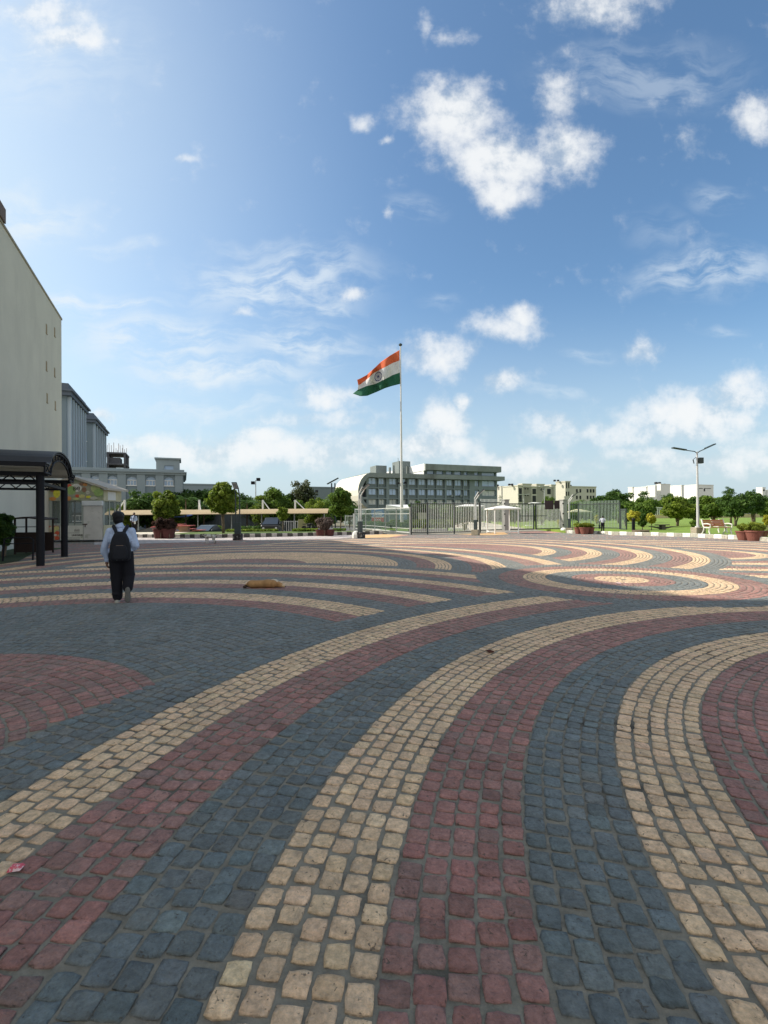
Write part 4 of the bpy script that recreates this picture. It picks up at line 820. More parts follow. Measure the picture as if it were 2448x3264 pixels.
def flag_pt(u, v, off=0):
    for k in range(len(RWS)-1):
        if u <= RWS[k+1][0]+1e-9: break
    A, Bq = RWS[k], RWS[k+1]; f = (u-A[0])/(Bq[0]-A[0]); vv = v*3; j = min(2, int(vv)); g = vv-j
    pa = [lerp(A[1+j][i], A[2+j][i], g) for i in (0, 1)]; pb = [lerp(Bq[1+j][i], Bq[2+j][i], g) for i in (0, 1)]
    # catmull style easing along u keeps the edge curved
    px_, py_ = flagpx(lerp(pa[0], pb[0], f), lerp(pa[1], pb[1], f)); amp = min(1, u*3)
    dep = YF-.25+amp*(.42*math.sin(u*9+v*2.6)+.26*math.sin(u*17-v*4.4+.6)+.12*math.sin(u*31+v*9))+off
    x_, z_ = P(px_, py_, dep); 
    return (x_-xf+(.10 if False else 0), dep-YF, z_)
x0f = flag_pt(0, 0)[0]
NU, NV = 64, 36; vs = []; fs = []; mi = []
for i in range(NU+1):
    for j in range(NV+1): p = flag_pt(i/NU, j/NV); vs.append((p[0]-x0f-.12, p[1]+.25, p[2]))
for i in range(NU):
    for j in range(NV): a = i*(NV+1)+j; fs.append((a, a+1, a+NV+2, a+NV+1)); mi.append(min(2, j*3//NV))
b = MB(); b.v = vs; b.f = fs; b.m = mi
def cloth(n, c):
    m = mat(n, c, .85, .05, 1.2); 
    tr = m.node_tree.nodes.new('ShaderNodeBsdfTranslucent'); tr.inputs[0].default_value = (*c, 1); mx = m.node_tree.nodes.new('ShaderNodeMixShader'); mx.inputs[0].default_value = .15
    bs = m.node_tree.nodes['Principled BSDF']; ou = m.node_tree.nodes['Material Output']; m.node_tree.links.new(bs.outputs[0], mx.inputs[1]); m.node_tree.links.new(tr.outputs[0], mx.inputs[2]); m.node_tree.links.new(mx.outputs[0], ou.inputs[0]); return m
o = thing('national_flag', 'orange, white and green flag with a blue wheel streaming left from the pole', 'flag', (xf, YF, 0))
fo = b.build('cloth', [cloth('flag_saffron', (.60, .13, .05)), cloth('flag_white', (.66, .66, .64)), cloth('flag_green', (.02, .11, .06))], o, smooth=True); so_ = fo.modifiers.new('s', 'SOLIDIFY'); so_.thickness = .012
# wheel emblem, laid on both sides of the cloth
def cl(u, v, off): p = flag_pt(u, v); return (p[0]-x0f-.12, p[1]+.25+off, p[2])
b = MB(); uc, vc, ru, rv = .52, .50, .078, .135
def ringm(r0, r1, n=40):
    base_ = len(b.v); vs_ = []
    for i in range(n):
        a = 2*math.pi*i/n
        for r_ in (r0, r1): vs_.append(cl(uc+ru*r_*math.cos(a), vc+rv*r_*math.sin(a), -.035))
    b.add(vs_, [(2*i, 2*i+1, (2*i+3) % (2*n), (2*i+2) % (2*n)) for i in range(n)])
ringm(.84, 1.0); ringm(.0, .2, 16)
for k in range(24):
    a = 2*math.pi*k/24; da = .035; vs_ = [cl(uc+ru*r_*math.cos(a+s), vc+rv*r_*math.sin(a+s), -.035) for r_, s in ((.16, -da*2), (.86, -da*.5), (.86, da*.5), (.16, da*2))]; b.add(vs_, [(0, 1, 2, 3)])
b.build('wheel_emblem', mat('navy', (.02, .03, .14), .8, 0), o)
# security cabin, banner, signs behind the fence
YC = 64; x0c, zt_ = P(1231, 1607, YC); x1c, _ = P(1304, 1607, YC); t = thing('guard_cabin', 'white roofed cabin with glass front behind the flagpole base', 'cabin', (x0c, YC, 0))
Wc = x1c-x0c; b = MB(); b.box(.4, Wc-.1, .3, 4, 0, zt_-.9); b.build('wall', mat('cabin_grey', (.25, .28, .28), .7, .1, 1), t)
b = MB(); b.add([(0, -.4, zt_-.85), (Wc, -.4, zt_-.85), (Wc, 4.4, zt_-.5), (0, 4.4, zt_-.5), (0, -.4, zt_-.1), (Wc, -.4, zt_-.6), (Wc, 4.4, zt_), (0, 4.4, zt_)], [(3, 2, 1, 0), (4, 5, 6, 7), (0, 1, 5, 4), (1, 2, 6, 5), (2, 3, 7, 6), (3, 0, 4, 7)]); b.build('roof', WHT, t)
b = MB(); b.box(Wc*.55, Wc-.3, .22, .28, .8, zt_-1.1); b.build('window', GLB, t)
YB = 60; x0b, zb1 = P(1184, 1623, YB); x1b, zb0 = P(1224, 1664, YB); Wb = x1b-x0b; zm_ = P(1200, 1649, YB)[1]; t = thing('banner_board', 'blue and red banner board with white letters behind the mesh fence', 'banner', (x0b, YB, 0))
b = MB(); b.box(0, Wb, 0, .05, zm_+.1, zb1); b.build('banner_face', mat('banner_blue', (.10, .22, .50), .6, .1, 2), t); b = MB(); b.box(0, Wb, 0, .05, zb0, zm_-.02); b.build('lower_face', mat('banner_red', (.50, .07, .05), .6, .1, 2), t); b = MB(); b.box(-.02, Wb+.02, -.01, .06, zm_-.02, zm_+.1); b.build('divider', WHT, t)
text('UNITED', .42, (Wb/2, -.012, (zm_+zb1)/2-.08), WHT, t, bold=.01).scale = (.78, 1.7, 1); text('<<<', .5, (Wb/2, -.012, (zm_+zb0)/2-.03), WHT, t, bold=.012)
for xx in (.05, Wb-.1): MB().box(xx, xx+.06, .05, .11, -.1, zb1).build('leg', FR, t)
YS_ = 52; x0s, z1s = P(1334, 1634, YS_); x1s, z0s = P(1359, 1655, YS_); t = thing('notice_sign', 'blank pale grey notice board on a post in the hedge garden', 'sign', (x0s, YS_, 0)); Ws = x1s-x0s
b = MB(); b.box(0, Ws, 0, .05, z0s, z1s); b.build('board', mat('board_grey', (.34, .32, .27), .8, .15, 2), t); b = MB(); b.box(Ws/2-.05, Ws/2+.05, .05, .12, 0, z0s+.3); b.build('post', WHT, t)
def canopy4(name, label, pxl, pxr, pye, pyt, Yd, m):
    xl, ze = P(pxl, pye, Yd); xr_, _ = P(pxr, pye, Yd); zt__ = P(pxl, pyt, Yd)[1]; w = xr_-xl; t = thing(name, label, 'canopy', (xl, Yd, 0))
    b = MB(); b.add([(0, 0, ze), (w, 0, ze), (w, w*.6, ze), (0, w*.6, ze), (w*.35, w*.3, zt__), (w*.5, w*.3, zt__), (0, 0, ze-.06), (w, 0, ze-.06), (w, w*.6, ze-.06), (0, w*.6, ze-.06)], [(0, 1, 5, 4), (1, 2, 5), (2, 3, 4, 5), (3, 0, 4), (6, 7, 1, 0), (7, 8, 2, 1), (8, 9, 3, 2), (9, 6, 0, 3), (9, 8, 7, 6)]); b.build('roof', m, t)
    for xx, yy_ in ((.15, .1), (w-.15, .1), (w-.15, w*.6-.1), (.15, w*.6-.1)): MB().tube((xx, yy_, -.1), (xx, yy_, ze), .04, n=6).build('leg', GALV, t)
canopy4('tensile_shade', 'white peaked shade roof seen over the grey bar fence', 1460, 1547, 1613, 1606, 62, WHT)
canopy4('garden_umbrella', 'pale and yellow shade canopy behind the spiked fence near the guard', 1822, 1888, 1631, 1623, 54, mat('umbrella_yellow', (.70, .66, .40), .8, .15, .6))
canopy4('booth_roof', 'flat white booth roof just above the gate leaves', 1690, 1726, 1603, 1601, 58, WHT)
# reception desk like white blocks inside the gate and barriers
for (a, c, y0_, y1_, Yd, lab, mm_) in ((1434, 1496, 1683, 1694, 46, 'low white planter wall with dark emblem, seen through the bar fence', 'kerb_bright_white'), (1676, 1702, 1677, 1688, 55, 'curved white low wall inside the gate', 'kerb_bright_white'), (1316, 1425, 1688, 1699, 44, 'long low whitewashed kerb wall in front of the hedge garden', 'kerb_white'), (1716, 1738, 1682, 1688, 58, 'short low white wall right of the gate centre post', 'kerb_bright_white')):
    xl, z1s = P(a, y0_, Yd); xr_, z0s = P(c, y1_, Yd); b = MB(); b.box(0, xr_-xl, 0, .3, -.1, max(.25, z1s)); o = b.build('low_wall', MATS[mm_], bevel=.03); o.location = (xl, Yd, 0); tag(o, lab, 'low wall')
# ------------------------------------------------------------------ vehicle shelter with masts
YSH = 55.0; xl, zr0 = P(340, 1630, YSH); xr_, _ = P(1046, 1630, YSH); Wsh = xr_-xl
t = thing('vehicle_shelter', 'long curved beige parking shelter roof on slim posts with white masts', 'shelter', (xl, YSH, 0))
b = MB(); prof = [(-.6, zr0-.46), (-.25, zr0-.24), (.2, zr0-.06), (.9, zr0+.04), (2.4, zr0+.10), (4.5, zr0-.05)]; K_ = len(prof)
vs = [(x_, y_, z_+dz) for dz in (0, .06) for x_ in (0, Wsh) for y_, z_ in prof]; fs = []
for i in range(K_-1): fs += [(i, i+1, K_+i+1, K_+i), (2*K_+i, 3*K_+i, 3*K_+i+1, 2*K_+i+1), (i, 2*K_+i, 2*K_+i+1, i+1), (K_+i, K_+i+1, 3*K_+i+1, 3*K_+i)]
fs += [(0, K_, 3*K_, 2*K_), (K_-1, 3*K_-1, 4*K_-1, 2*K_-1)]
b.add(vs, fs); b.build('roof', mat('shelter_beige', (.36, .28, .165), .7, .1, .6), t)
for px in (427, 527, 620, 729, 827, 933, 1030):
    x_ = P(px, 1660, YSH)[0]-xl; b = MB(); b.path([(x_, 1.0, -.7), (x_, 1.0, zr0-.25), (x_, .2, zr0-.14), (x_, -.5, zr0-.42)], .07, 8); b.build('post', FR, t)
for px in (375, 619, 827, 933):
    x_ = P(px, 1600, YSH)[0]-xl; zt_ = P(px, 1592, YSH)[1]; b = MB(); b.box(x_-.09, x_+.09, 1.4, 1.6, zr0-.05, zt_); ms = b.build('mast', WHT, t)
    dx = {375: -.62, 619: .28, 827: .85, 933: 1.12}[px]; b = MB(); b.tube((x_, 1.5, zt_-.05), (x_+dx*1.05, 1.2, zr0+.08), .06, n=8); b.build('stay', WHT, ms)
b = MB(); x0_ = P(725, 1600, 74)[0]; x1_ = P(820, 1600, 74)[0]; zz = P(770, 1595, 74)[1]; b.box(0, x1_-x0_, 0, 3, zz-.3, zz); 
o = thing('flat_canopy', 'thin white flat canopy standing behind the shelter beside a palm', 'canopy', (x0_, 74, 0)); b.build('roof', WHT, o)
for xx in (.1, (x1_-x0_)-.2): MB().box(xx, xx+.12, .1, .22, -.7, zz-.3).build('post', FR, o)
# boundary railings and sheds behind the parking
railing('white_railing', 'low white railing behind the parked jeep under the shelter', [Vector((P(888, 1660, 62)[0], 62, -.7)), Vector((P(1010, 1660, 62)[0], 62, -.7))], .1, 1.6, .28, .1, [WHT, WHT], posts=False)
x_, z_ = P(950, 1660, 61.5); b = MB(); b.box(0, 1.1, 0, .05, 0, 1.2); o = b.build('yellow_notice', mat('notice_yellow', (.6, .56, .28), .7, .1)); o.location = (x_, 61.5, z_-1.0); tag(o, 'yellow white notice panel on the white railing', 'notice')
def shed(label, a, c, pt, Yd, m, nm='shed_wall', cat='wall'):
    xl_, z1s = P(a, pt, Yd); xr__, _ = P(c, pt, Yd); b = MB(); n = int((xr__-xl_)/.6)+1
    for i in range(n): b.box((xr__-xl_)*i/n, (xr__-xl_)*(i+1)/n-.03, .04*(i % 2), .2, 0, z1s+.7+random.uniform(-.04, .04))
    o = b.build(nm, m); o.location = (xl_, Yd, -.7); return tag(o, label, cat)
shed('dark grey corrugated screen wall behind the shelter posts', 590, 1000, 1641, 68, mat('dark_sheet', (.09, .105, .11), .8, .2, .6))
shed('brick red screen wall at the left end of the parking', 395, 520, 1645, 66, mat('brickred_sheet', (.17, .07, .06), .9, .2, .6))
b = MB(); xl_, z_ = P(455, 1652, 60); b.add([(0, 0, 0), (5.6, 0, .25), (5.6, 2, .45), (0, 2, .3), (0, 0, -.08), (5.6, 0, .12), (5.6, 2, .37), (0, 2, .22)], [(0, 1, 2, 3), (7, 6, 5, 4), (0, 4, 5, 1), (1, 5, 6, 2), (2, 6, 7, 3), (3, 7, 4, 0)]); b.tube((.2, .2, .2), (.2, .2, -2), .04, n=6); b.tube((5.4, .2, .2), (5.4, .2, -2), .04, n=6)
o = b.build('tarpaulin', mat('tarp_blue', (.10, .17, .42), .6, .15, 1)); o.location = (xl_, 60, z_); tag(o, 'blue tarpaulin awning on poles behind the man with backpack', 'awning')
# far fence and wall beyond the lawn
xl_, z_ = P(2085, 1620, 120); xr__, _ = P(2448, 1620, 120)
t = thing('boundary_wall', 'long cream boundary wall with railing beyond the lawn', 'wall', (xl_, 120, 0)); Ln = 48
b = MB()
for i in range(16): b.box(Ln*i/16+.05, Ln*(i+1)/16-.05, 0, .3, 0, 1.1+.0*i)
b.box(0, Ln, .05, .25, 0, 1.0); b.build('wall', mat('wall_yellowish', (.50, .42, .24), .9, .12, .3), t)
b = MB(); 
for i in range(110): b.box(Ln*i/110, Ln*i/110+.12, .1, .2, 1.0, 2.9)
b.box(0, Ln, .08, .22, 2.8, 3.0); b.build('railing', STEEL, t)
# floodlight mast in the car park
x_, zt_ = P(815, 1530, 70); t = thing('floodlight_mast', 'slim pole with two small floodlights above the trees', 'light pole', (x_, 70, -.7)); b = MB(); b.tube((0, 0, 0), (0, 0, zt_+.7), .09, .06, 8); b.build('pole', GALV, t)
for s in (-1, 1): b = MB(); b.box(s*.4-.25, s*.4+.25, -.2, .2, zt_+.3+s*.25, zt_+.75+s*.25); b.build('floodlight', BLK, t)
x_, zt_ = P(1057, 1540, 85); t = thing('solar_post', 'short post with tilted panels left of the curled building', 'light pole', (x_, 85, -.7)); b = MB(); b.tube((0, 0, 0), (0, 0, zt_+.7), .12, n=8); b.build('pole', DKG, t); b = MB(); b.tube((.6, 0, 0), (.6, 0, zt_+.7), .12, n=8); b.build('pole', DKG, t); b = MB(); b.box(-1.1, 1.2, -.6, .6, 0, .12, 0, Matrix.Translation((.2, 0, zt_+1.0)) @ Matrix.Rotation(R(-28), 4, 'Y')); b.build('panel', DKG, t)
for px, pt, Yd, lab in ((1610, 1551, 95, 'thin grey lamp post with flat panel head in front of the hostel block'), (1672-3, 1577, 80, 'short bent lamp post in front of the hostel block')):
    px = 1735 if pt == 1551 else px; x_, zt_ = P(px, pt, Yd); t = thing('solar_lamp', lab, 'street lamp', (x_, Yd, 0)); b = MB(); b.tube((0, 0, 0), (0, 0, zt_), .09, n=8); b.build('pole', GALV, t)
    b = MB(); b.box(-1.0, .9, -.4, .4, zt_, zt_+.1, 0, None); b.build('panel', GALV, t); b = MB(); b.path([(0, 0, zt_-1.2), (-.7, 0, zt_-.7), (-.9, 0, zt_-.6)], .05, 6); b.build('arm', DKG, t)
# ------------------------------------------------------------------ benches and tables
def bench(label, px, py):
    x, y = G(px, py, .19); t = thing('park_bench', label, 'bench', (x, y, .19), R(8)); cast = mat('cast_white', (.62, .60, .54), .6, .1, 4); wd = mat('bench_wood', (.42, .15, .07), .5, .12, 3)
    b = MB()
    for k in range(4): b.box(-.72, .72, .18+k*.032, .20+k*.032, .50+k*.105, .59+k*.105)
    b.build('backrest', wd, t)
    b = MB()
    for k in range(4): b.box(-.72, .72, -.30+k*.12, -.20+k*.12, .42, .45)
    b.build('seat', wd, t)
    for s in (-1, 1):
        b = MB(); b.path([(s*.75, -.32, 0), (s*.75, -.25, .22), (s*.75, -.3, .42), (s*.75, .12, .43), (s*.75, .2, .55), (s*.75, .33, .95)], .045, 6); b.path([(s*.75, .30, 0), (s*.75, .16, .22), (s*.75, .12, .43)], .045, 6); b.path([(s*.75, -.34, .42), (s*.75, -.36, .62), (s*.75, -.1, .67), (s*.75, .2, .64)], .04, 6); b.build('end_frame', cast, t)
    return t
bench('park bench with rust orange back slats and white cast ends on the lawn', 2284, 1703)
x, y = G(2312, 1700, .19); t = thing('park_bench', 'second white ended bench mostly hidden behind the orange bench', 'bench', (x+.45, y+1.2, .19), R(8))
for s in (-.3, .3): b = MB(); b.path([(s, -.32, 0), (s, -.25, .22), (s, -.3, .42), (s, .12, .43), (s, .2, .55), (s, .33, .9)], .045, 6); b.build('end_frame', MATS['cast_white'], t)
b = MB(); b.box(-.3, .3, -.3, .15, .42, .46); b.build('seat', MATS['cast_white'], t); b = MB(); b.box(-.3, .3, .2, .24, .55, .8); b.build('backrest', MATS['cast_white'], t)
def picnic(label, px, pytop, Yd, z0, top, leg, w=1.3, rz=0, rnd=False):
    x, zt_ = P(px, pytop, Yd); H = zt_-z0; t = thing('picnic_table', label, 'picnic table', (x, Yd, z0), rz); k = H/.75
    b = MB(); b.box(-w*.5, w*.5, -.4*k, .4*k, H-.07, H); b.build('tabletop', top, t, bevel=.02)
    b = MB(); b.box(-.28*k, .28*k, -.2, .2, 0, H-.07); b.build('pedestal', leg, t)
    for s in (-1, 1): b = MB(); b.box(s*w*.85-.28*k, s*w*.85+.28*k, -.4*k, .4*k, H*.56, H*.63); st = b.build('seat', top, t, bevel=.02); b = MB(); b.add([(s*.2, -.1, .05), (s*w*.85, -.1, H*.5), (s*w*.85, -.1, H*.56), (s*.2, -.1, H*.5), (s*.2, .1, .05), (s*w*.85, .1, H*.5), (s*w*.85, .1, H*.56), (s*.2, .1, H*.5)], [(0, 1, 2, 3), (7, 6, 5, 4), (0, 4, 5, 1), (1, 5, 6, 2), (2, 6, 7, 3), (3, 7, 4, 0)]); b.build('seat_arm', leg, st)
    return t
RT = mat('red_tabletop', (.40, .10, .08), .6, .1, 2); RL = mat('red_leg', (.30, .20, .14), .8, .1, 2)
picnic('red topped concrete picnic table in the car park bed, front one of two', 588, 1674.5, 41, -.25, RT, RL, 1.5)
picnic('red topped picnic table half hidden behind the potted round tree', 562, 1670.5, 45, -.3, RT, RL, 1.5)
picnic('dark stone picnic table on the lawn between yellow shrub and street lamp', 2111, 1671.5, 38.5, .19, mat('dark_stone', (.09, .08, .06), .9, .2, 3), MATS['dark_stone'], 1.0)
# drain / plinth pieces near shrubs
x, y = G(2042, 1697, .19); b = MB(); b.lathe([(.55, 0), (.57, .15), (.5, .17), (.48, .05)], 18); o = b.build('tree_ring', mat('brick_ring', (.17, .13, .09), .9, .3, 8)); o.location = (x, y, .19); tag(o, 'low round brick ring under the dark bush by the fence', 'tree ring')
x, y = G(2038, 1696, .19); b = MB(); b.box(-.09, .09, -.08, .08, 0, .8); b.lathe([(.09, 0), (.12, .1), (.08, .2)], 10, c=(0, 0, .8)); o = b.build('dark_bin', BLK, bevel=.01); o.location = (x, y+.8, .19); tag(o, 'thin black post bin between the two yellow shrubs', 'bin')
# stall in the shade at far left
x, y = G(84, 1768); t = thing('shaded_stall', 'dark stall frame with thin sagging roof in the shade at far left', 'stall', (x, y, 0), R(12)); hz_ = P(80, 1653, y)[1]
dkb = mat('dark_brown', (.035, .022, .018), .8, .2, 4)
for xx, yy_ in ((-.42, 0), (.62, 0), (-.42, .9), (.62, .9)): MB().box(xx-.03, xx+.03, yy_-.03, yy_+.03, 0, hz_).build('post', dkb, t)
b = MB(); b.add([(-.55, -.2, hz_+.02), (0, -.2, hz_+.08), (.75, -.2, hz_-.02), (.75, 1.1, hz_), (0, 1.1, hz_+.1), (-.55, 1.1, hz_+.04)], [(0, 1, 4, 5), (1, 2, 3, 4)]); ro_ = b.build('roof', dkb, t); sm = ro_.modifiers.new('s', 'SOLIDIFY'); sm.thickness = .05
b = MB(); b.box(-.42, .62, -.02, .02, hz_*.76, hz_*.78); b.build('rail', dkb, t); MB().box(-.42, .62, -.02, .02, .1, hz_*.62).build('panel', dkb, t); MB().box(-.42, .62, .87, .92, .1, hz_*.6).build('panel', dkb, t)
for (a, py, s) in ((8, 1792, 0), (35, 1789, 1)): pass
x, y = G(14, 1790); t = thing('metal_frame_barrier', 'low black tubular barrier before the dark bush at far left', 'barrier', (x, y, 0), R(25)); hb = P(14, 1715, y)[1]
b = MB(); b.path([(-.05, 0, 0), (0, 0, hb*.95), (.12, 0, hb), (.75, 0, hb), (.85, 0, hb*.9), (.83, 0, 0)], .03, 6); b.tube((0, 0, hb*.75), (.84, 0, hb*.75), .02, n=6); b.build('frame', BLK, t)
# litter
def crumple(name, label, px, py, r, m, cat='litter'):
    x, y = G(px, py); n = 7; vs = [(r*math.cos(i*2*math.pi/n)*random.uniform(.7, 1.2), r*.7*math.sin(i*2*math.pi/n)*random.uniform(.7, 1.2), random.uniform(.0, .02)) for i in range(n)]+[(0, 0, .028)]
    o = MB().add(vs, [(i, (i+1) % n, n) for i in range(n)]).build(name, m); o.location = (x, y, .012); so__ = o.modifiers.new('s', 'SOLIDIFY'); so__.thickness = .003; return tag(o, label, cat)
x, y = G(50, 2781); b = MB(); b.add([(-.028, -.02, 0), (.028, -.014, .004), (.03, .02, .01), (-.026, .016, .006), (-.02, -.014, .016), (.02, -.009, .019), (.022, .013, .02), (-.018, .011, .02)], [(0, 1, 5, 4), (1, 2, 6, 5), (2, 3, 7, 6), (3, 0, 4, 7), (4, 5, 6, 7)]); o = b.build('sweet_wrapper', mat('wrapper_red', (.60, .10, .13), .35, .0, 60, stain=((.75, .55, .55), 30, .5, .56, (1, 1, 1))), bevel=.004); o.location = (x, y, .013); tag(o, 'shiny red and white sweet wrapper on the yellow setts at lower left', 'litter')
crumple('dead_leaf', 'curled dark brown dead leaf lying on the yellow band', 1562, 2082, .055, mat('leaf_brown', (.07, .025, .015), .8, .2, 20), 'leaf')
crumple('paper_scrap', 'tiny pink white paper scrap inside the ringed circle', 1972, 1862, .07, mat('scrap_pink', (.7, .5, .5), .7, 0))
# ------------------------------------------------------------------ vegetation
def leaf_mat(name, trans=.45):
    m = bpy.data.materials.new(name); m.use_nodes = True; t = m.node_tree; b = t.nodes['Principled BSDF']; b.inputs['Roughness'].default_value = .6; b.inputs['Specular IOR Level'].default_value = .25
    a = t.nodes.new('ShaderNodeAttribute'); a.attribute_name = 'Col'; t.links.new(a.outputs[0], b.inputs['Base Color'])
    tr = t.nodes.new('ShaderNodeBsdfTranslucent'); t.links.new(a.outputs[0], tr.inputs[0]); mx = t.nodes.new('ShaderNodeMixShader'); mx.inputs[0].default_value = trans; t.links.new(b.outputs[0], mx.inputs[1]); t.links.new(tr.outputs[0], mx.inputs[2]); t.links.new(mx.outputs[0], t.nodes['Material Output'].inputs[0]); return m
LM = leaf_mat('foliage')
BARK = mat('bark', (.16, .12, .085), .95, .25, 5, .5, 30)
def leaves(name, clumps, n, size, cols, parent, aspect=.55, droop=0, seed=0):
    """clumps: list of (centre, radius, weight); many small folded leaf sprays scattered through each"""
    rg = np.random.default_rng(seed+11); w = np.array([c[2] for c in clumps], float); w /= w.sum(); idx = rg.choice(len(clumps), n, p=w)
    cen = np.array([c[0] for c in clumps], float)[idx]; rad = np.array([(c[1] if hasattr(c[1], '__len__') else (c[1],)*3) for c in clumps], float)[idx]
    d_ = rg.normal(0, 1, (n, 3)); d_ /= np.linalg.norm(d_, axis=1)[:, None]; rr = rg.random(n)**.45; pos = cen+d_*rad*rr[:, None]
    nrm = d_*.9+rg.normal(0, .65, (n, 3))+np.array([0, 0, .35]); nrm /= np.linalg.norm(nrm, axis=1)[:, None]
    ax = np.cross(nrm, rg.normal(0, 1, (n, 3))); ax /= np.linalg.norm(ax, axis=1)[:, None]; ax[:, 2] -= droop; ax /= np.linalg.norm(ax, axis=1)[:, None]; bx = np.cross(nrm, ax)
    s = size*(.6+.8*rg.random(n))[:, None]
    V = np.stack([pos-ax*s, pos-bx*s*aspect+nrm*s*.12, pos+ax*s, pos+bx*s*aspect+nrm*s*.12], 1).reshape(-1, 3); F = np.arange(4*n).reshape(n, 4)
    c0, c1 = np.array(cols[0]), np.array(cols[1]); ck = rg.random(len(clumps))[idx]*.55+rg.random(n)*.45; cc = c0+(c1-c0)*ck[:, None]; cc = cc*(1+rg.normal(0, .12, (n, 1))); cc = np.clip(cc, .005, .6)
    col_ = np.ones((n, 4, 4)); col_[:, :, :3] = cc[:, None, :]
    return npmesh(name, V, F, LM, col_.reshape(-1, 4), parent=parent)
def clumped(cx, cy, cz, rx, ry, rz, n, cr, rg, shell=.55):
    out_ = []
    for _ in range(n):
        d_ = rg.normal(0, 1, 3); d_ /= np.linalg.norm(d_); r_ = shell+(1-shell)*rg.random(); k = cr*(.7+.6*rg.random()); out_.append(((cx+d_[0]*rx*r_, cy+d_[1]*ry*r_, cz+d_[2]*rz*r_), (k, k, k*.8), k*k))
    return out_
DG = ((.026, .066, .014), (.105, .185, .032)); MG = ((.042, .100, .016), (.180, .265, .036)); LG = ((.055, .115, .012), (.290, .360, .045)); YG = ((.26, .26, .025), (.60, .56, .07)); OL = ((.05, .07, .03), (.12, .13, .055)); DB = ((.035, .022, .018), (.10, .055, .040))
seedc = [0]
def tree(name, label, px, pb, pt, wpx, Yd=None, cols=MG, n=2600, size=None, z0=0.0, group=None, trunk=.12, ncl=26, shape='round', crown_lo=.35, cat='tree', stems=1, droop=0, shell=.5, fill=.34):
    if Yd is None: x, Yd = G(px, pb, z0)
    else: x = P(px, pb, Yd)[0]
    seedc[0] += 1; rg = np.random.default_rng(seedc[0]*37); H = P(px, pt, Yd)[1]-z0; w = wpx/FPX*Yd; size = (size or max(.05, w*.030))*1.08
    t = thing(name, label, cat, (x, Yd, z0), 0, group)
    trunk *= .62; n = int(n*1.35); lo = H*crown_lo; cz = (lo+H)/2; rz_ = (H-lo)/2
    if shape == 'flat': cl_ = clumped(0, 0, lo+rz_*1.1, w/2*.82, w/2*.7, rz_*.75, ncl, w*.16, rg, .3)
    else: cl_ = clumped(0, 0, cz, w/2*(1-fill*.5), w/2*(1-fill*.5), rz_*(1-fill*.5), ncl, w*fill*.5, rg, shell)
    cl_ = [(c[0], tuple(q*.8 for q in c[1]), c[2]) for c in cl_]+[((0, 0, cz-(H-lo)*.05), (w*.34, w*.34, rz_*.72), sum(c[2] for c in cl_)*.30)]
    leaves('crown', cl_, n, size, cols, t, seed=seedc[0], droop=droop)
    if trunk > 0:
        b = MB()
        for k in range(stems):
            o_ = (k-(stems-1)/2)*trunk*2.2; lean = o_*1.5+rg.normal(0, .03)*H*.3; b.path([(o_*.4, 0, -.05), (o_*.7, 0, lo*.5), (lean, rg.normal(0, .05), lo*1.02), (lean*1.3, 0, cz)], [trunk*1.25, trunk, trunk*.8, trunk*.35], 8)
        for k in range(7):
            d_ = cl_[int(rg.integers(len(cl_)))][0]; b.path([(0, 0, lo*(.75+.3*rg.random())), (d_[0]*.45, d_[1]*.45, lo+(d_[2]-lo)*.55), (d_[0]*.9, d_[1]*.9, d_[2])], [trunk*.5, trunk*.3, trunk*.1], 5)
        b.build('trunk', BARK, t, smooth=True)
    return t
POT2 = mat('terracotta_shaded', (.10, .035, .032), .85, .2, 4, .2, 20)  # darker copy of the terracotta for the left pots, shade put into its colour
POT = mat('terracotta', (.20, .075, .055), .85, .2, 4, .2, 20, stain=((.30, .22, .17), 5, .6, .75, (1, 1, 1)))
def pot(label, px, py, r, h, z0=0, group='terracotta pots along the kerb', m=None):
    x, y = G(px, py, z0); b = MB(); b.lathe([(r*.62, 0), (r*.66, .02), (r*.92, h*.86), (r*1.0, h*.87), (r*1.0, h), (r*.9, h), (r*.86, h*.9), (.001, h*.9)], 20); o = b.build('flower_pot', m or POT, smooth=False); o.location = (x, y, z0); tag(o, label, 'flower pot', group); return x, y
# potted topiary trees on the left kerb
tree('round_tree', 'round potted ficus tree above dark bushes, leftmost of the plaza trees', 528, 1712, 1551, 98, 34.6, LG, 10000, .10, z0=.0, trunk=.07, ncl=64, crown_lo=.30, shell=.35, fill=.3)
tree('round_tree', 'large round green tree left of the dark twin tube lamp', 712, 1703, 1531, 108, 37, LG, 10000, .11, z0=.23, trunk=.10, ncl=70, crown_lo=.30, stems=2, shell=.35, fill=.3)
tree('small_round_tree', 'small narrow round tree in front of the shelter roof middle', 902, 1697, 1606, 44, 40, LG, 4200, .085, z0=.23, trunk=.07, ncl=30, crown_lo=.32, shell=.3)
tree('round_tree', 'round dark green tree just left of the curled building', 1086, 1697, 1556, 92, 41, MG, 9000, .115, z0=.23, trunk=.08, ncl=60, crown_lo=.28, shell=.35, fill=.32)
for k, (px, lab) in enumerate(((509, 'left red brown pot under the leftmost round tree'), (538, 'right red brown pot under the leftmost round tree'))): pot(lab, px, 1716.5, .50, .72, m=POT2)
tree('dark_bush', 'dark brown leafed bush in the left pot under the round tree', 512, 1700, 1644, 46, 33.6, DB, 3200, .085, z0=.0, trunk=.05, ncl=24, crown_lo=.35, cat='bush', shell=.3)
tree('dark_bush', 'dark brown leafed bush in the right pot under the round tree', 540, 1700, 1647, 40, 33.5, DB, 3000, .085, z0=.0, trunk=.05, ncl=24, crown_lo=.35, cat='bush', shell=.3)
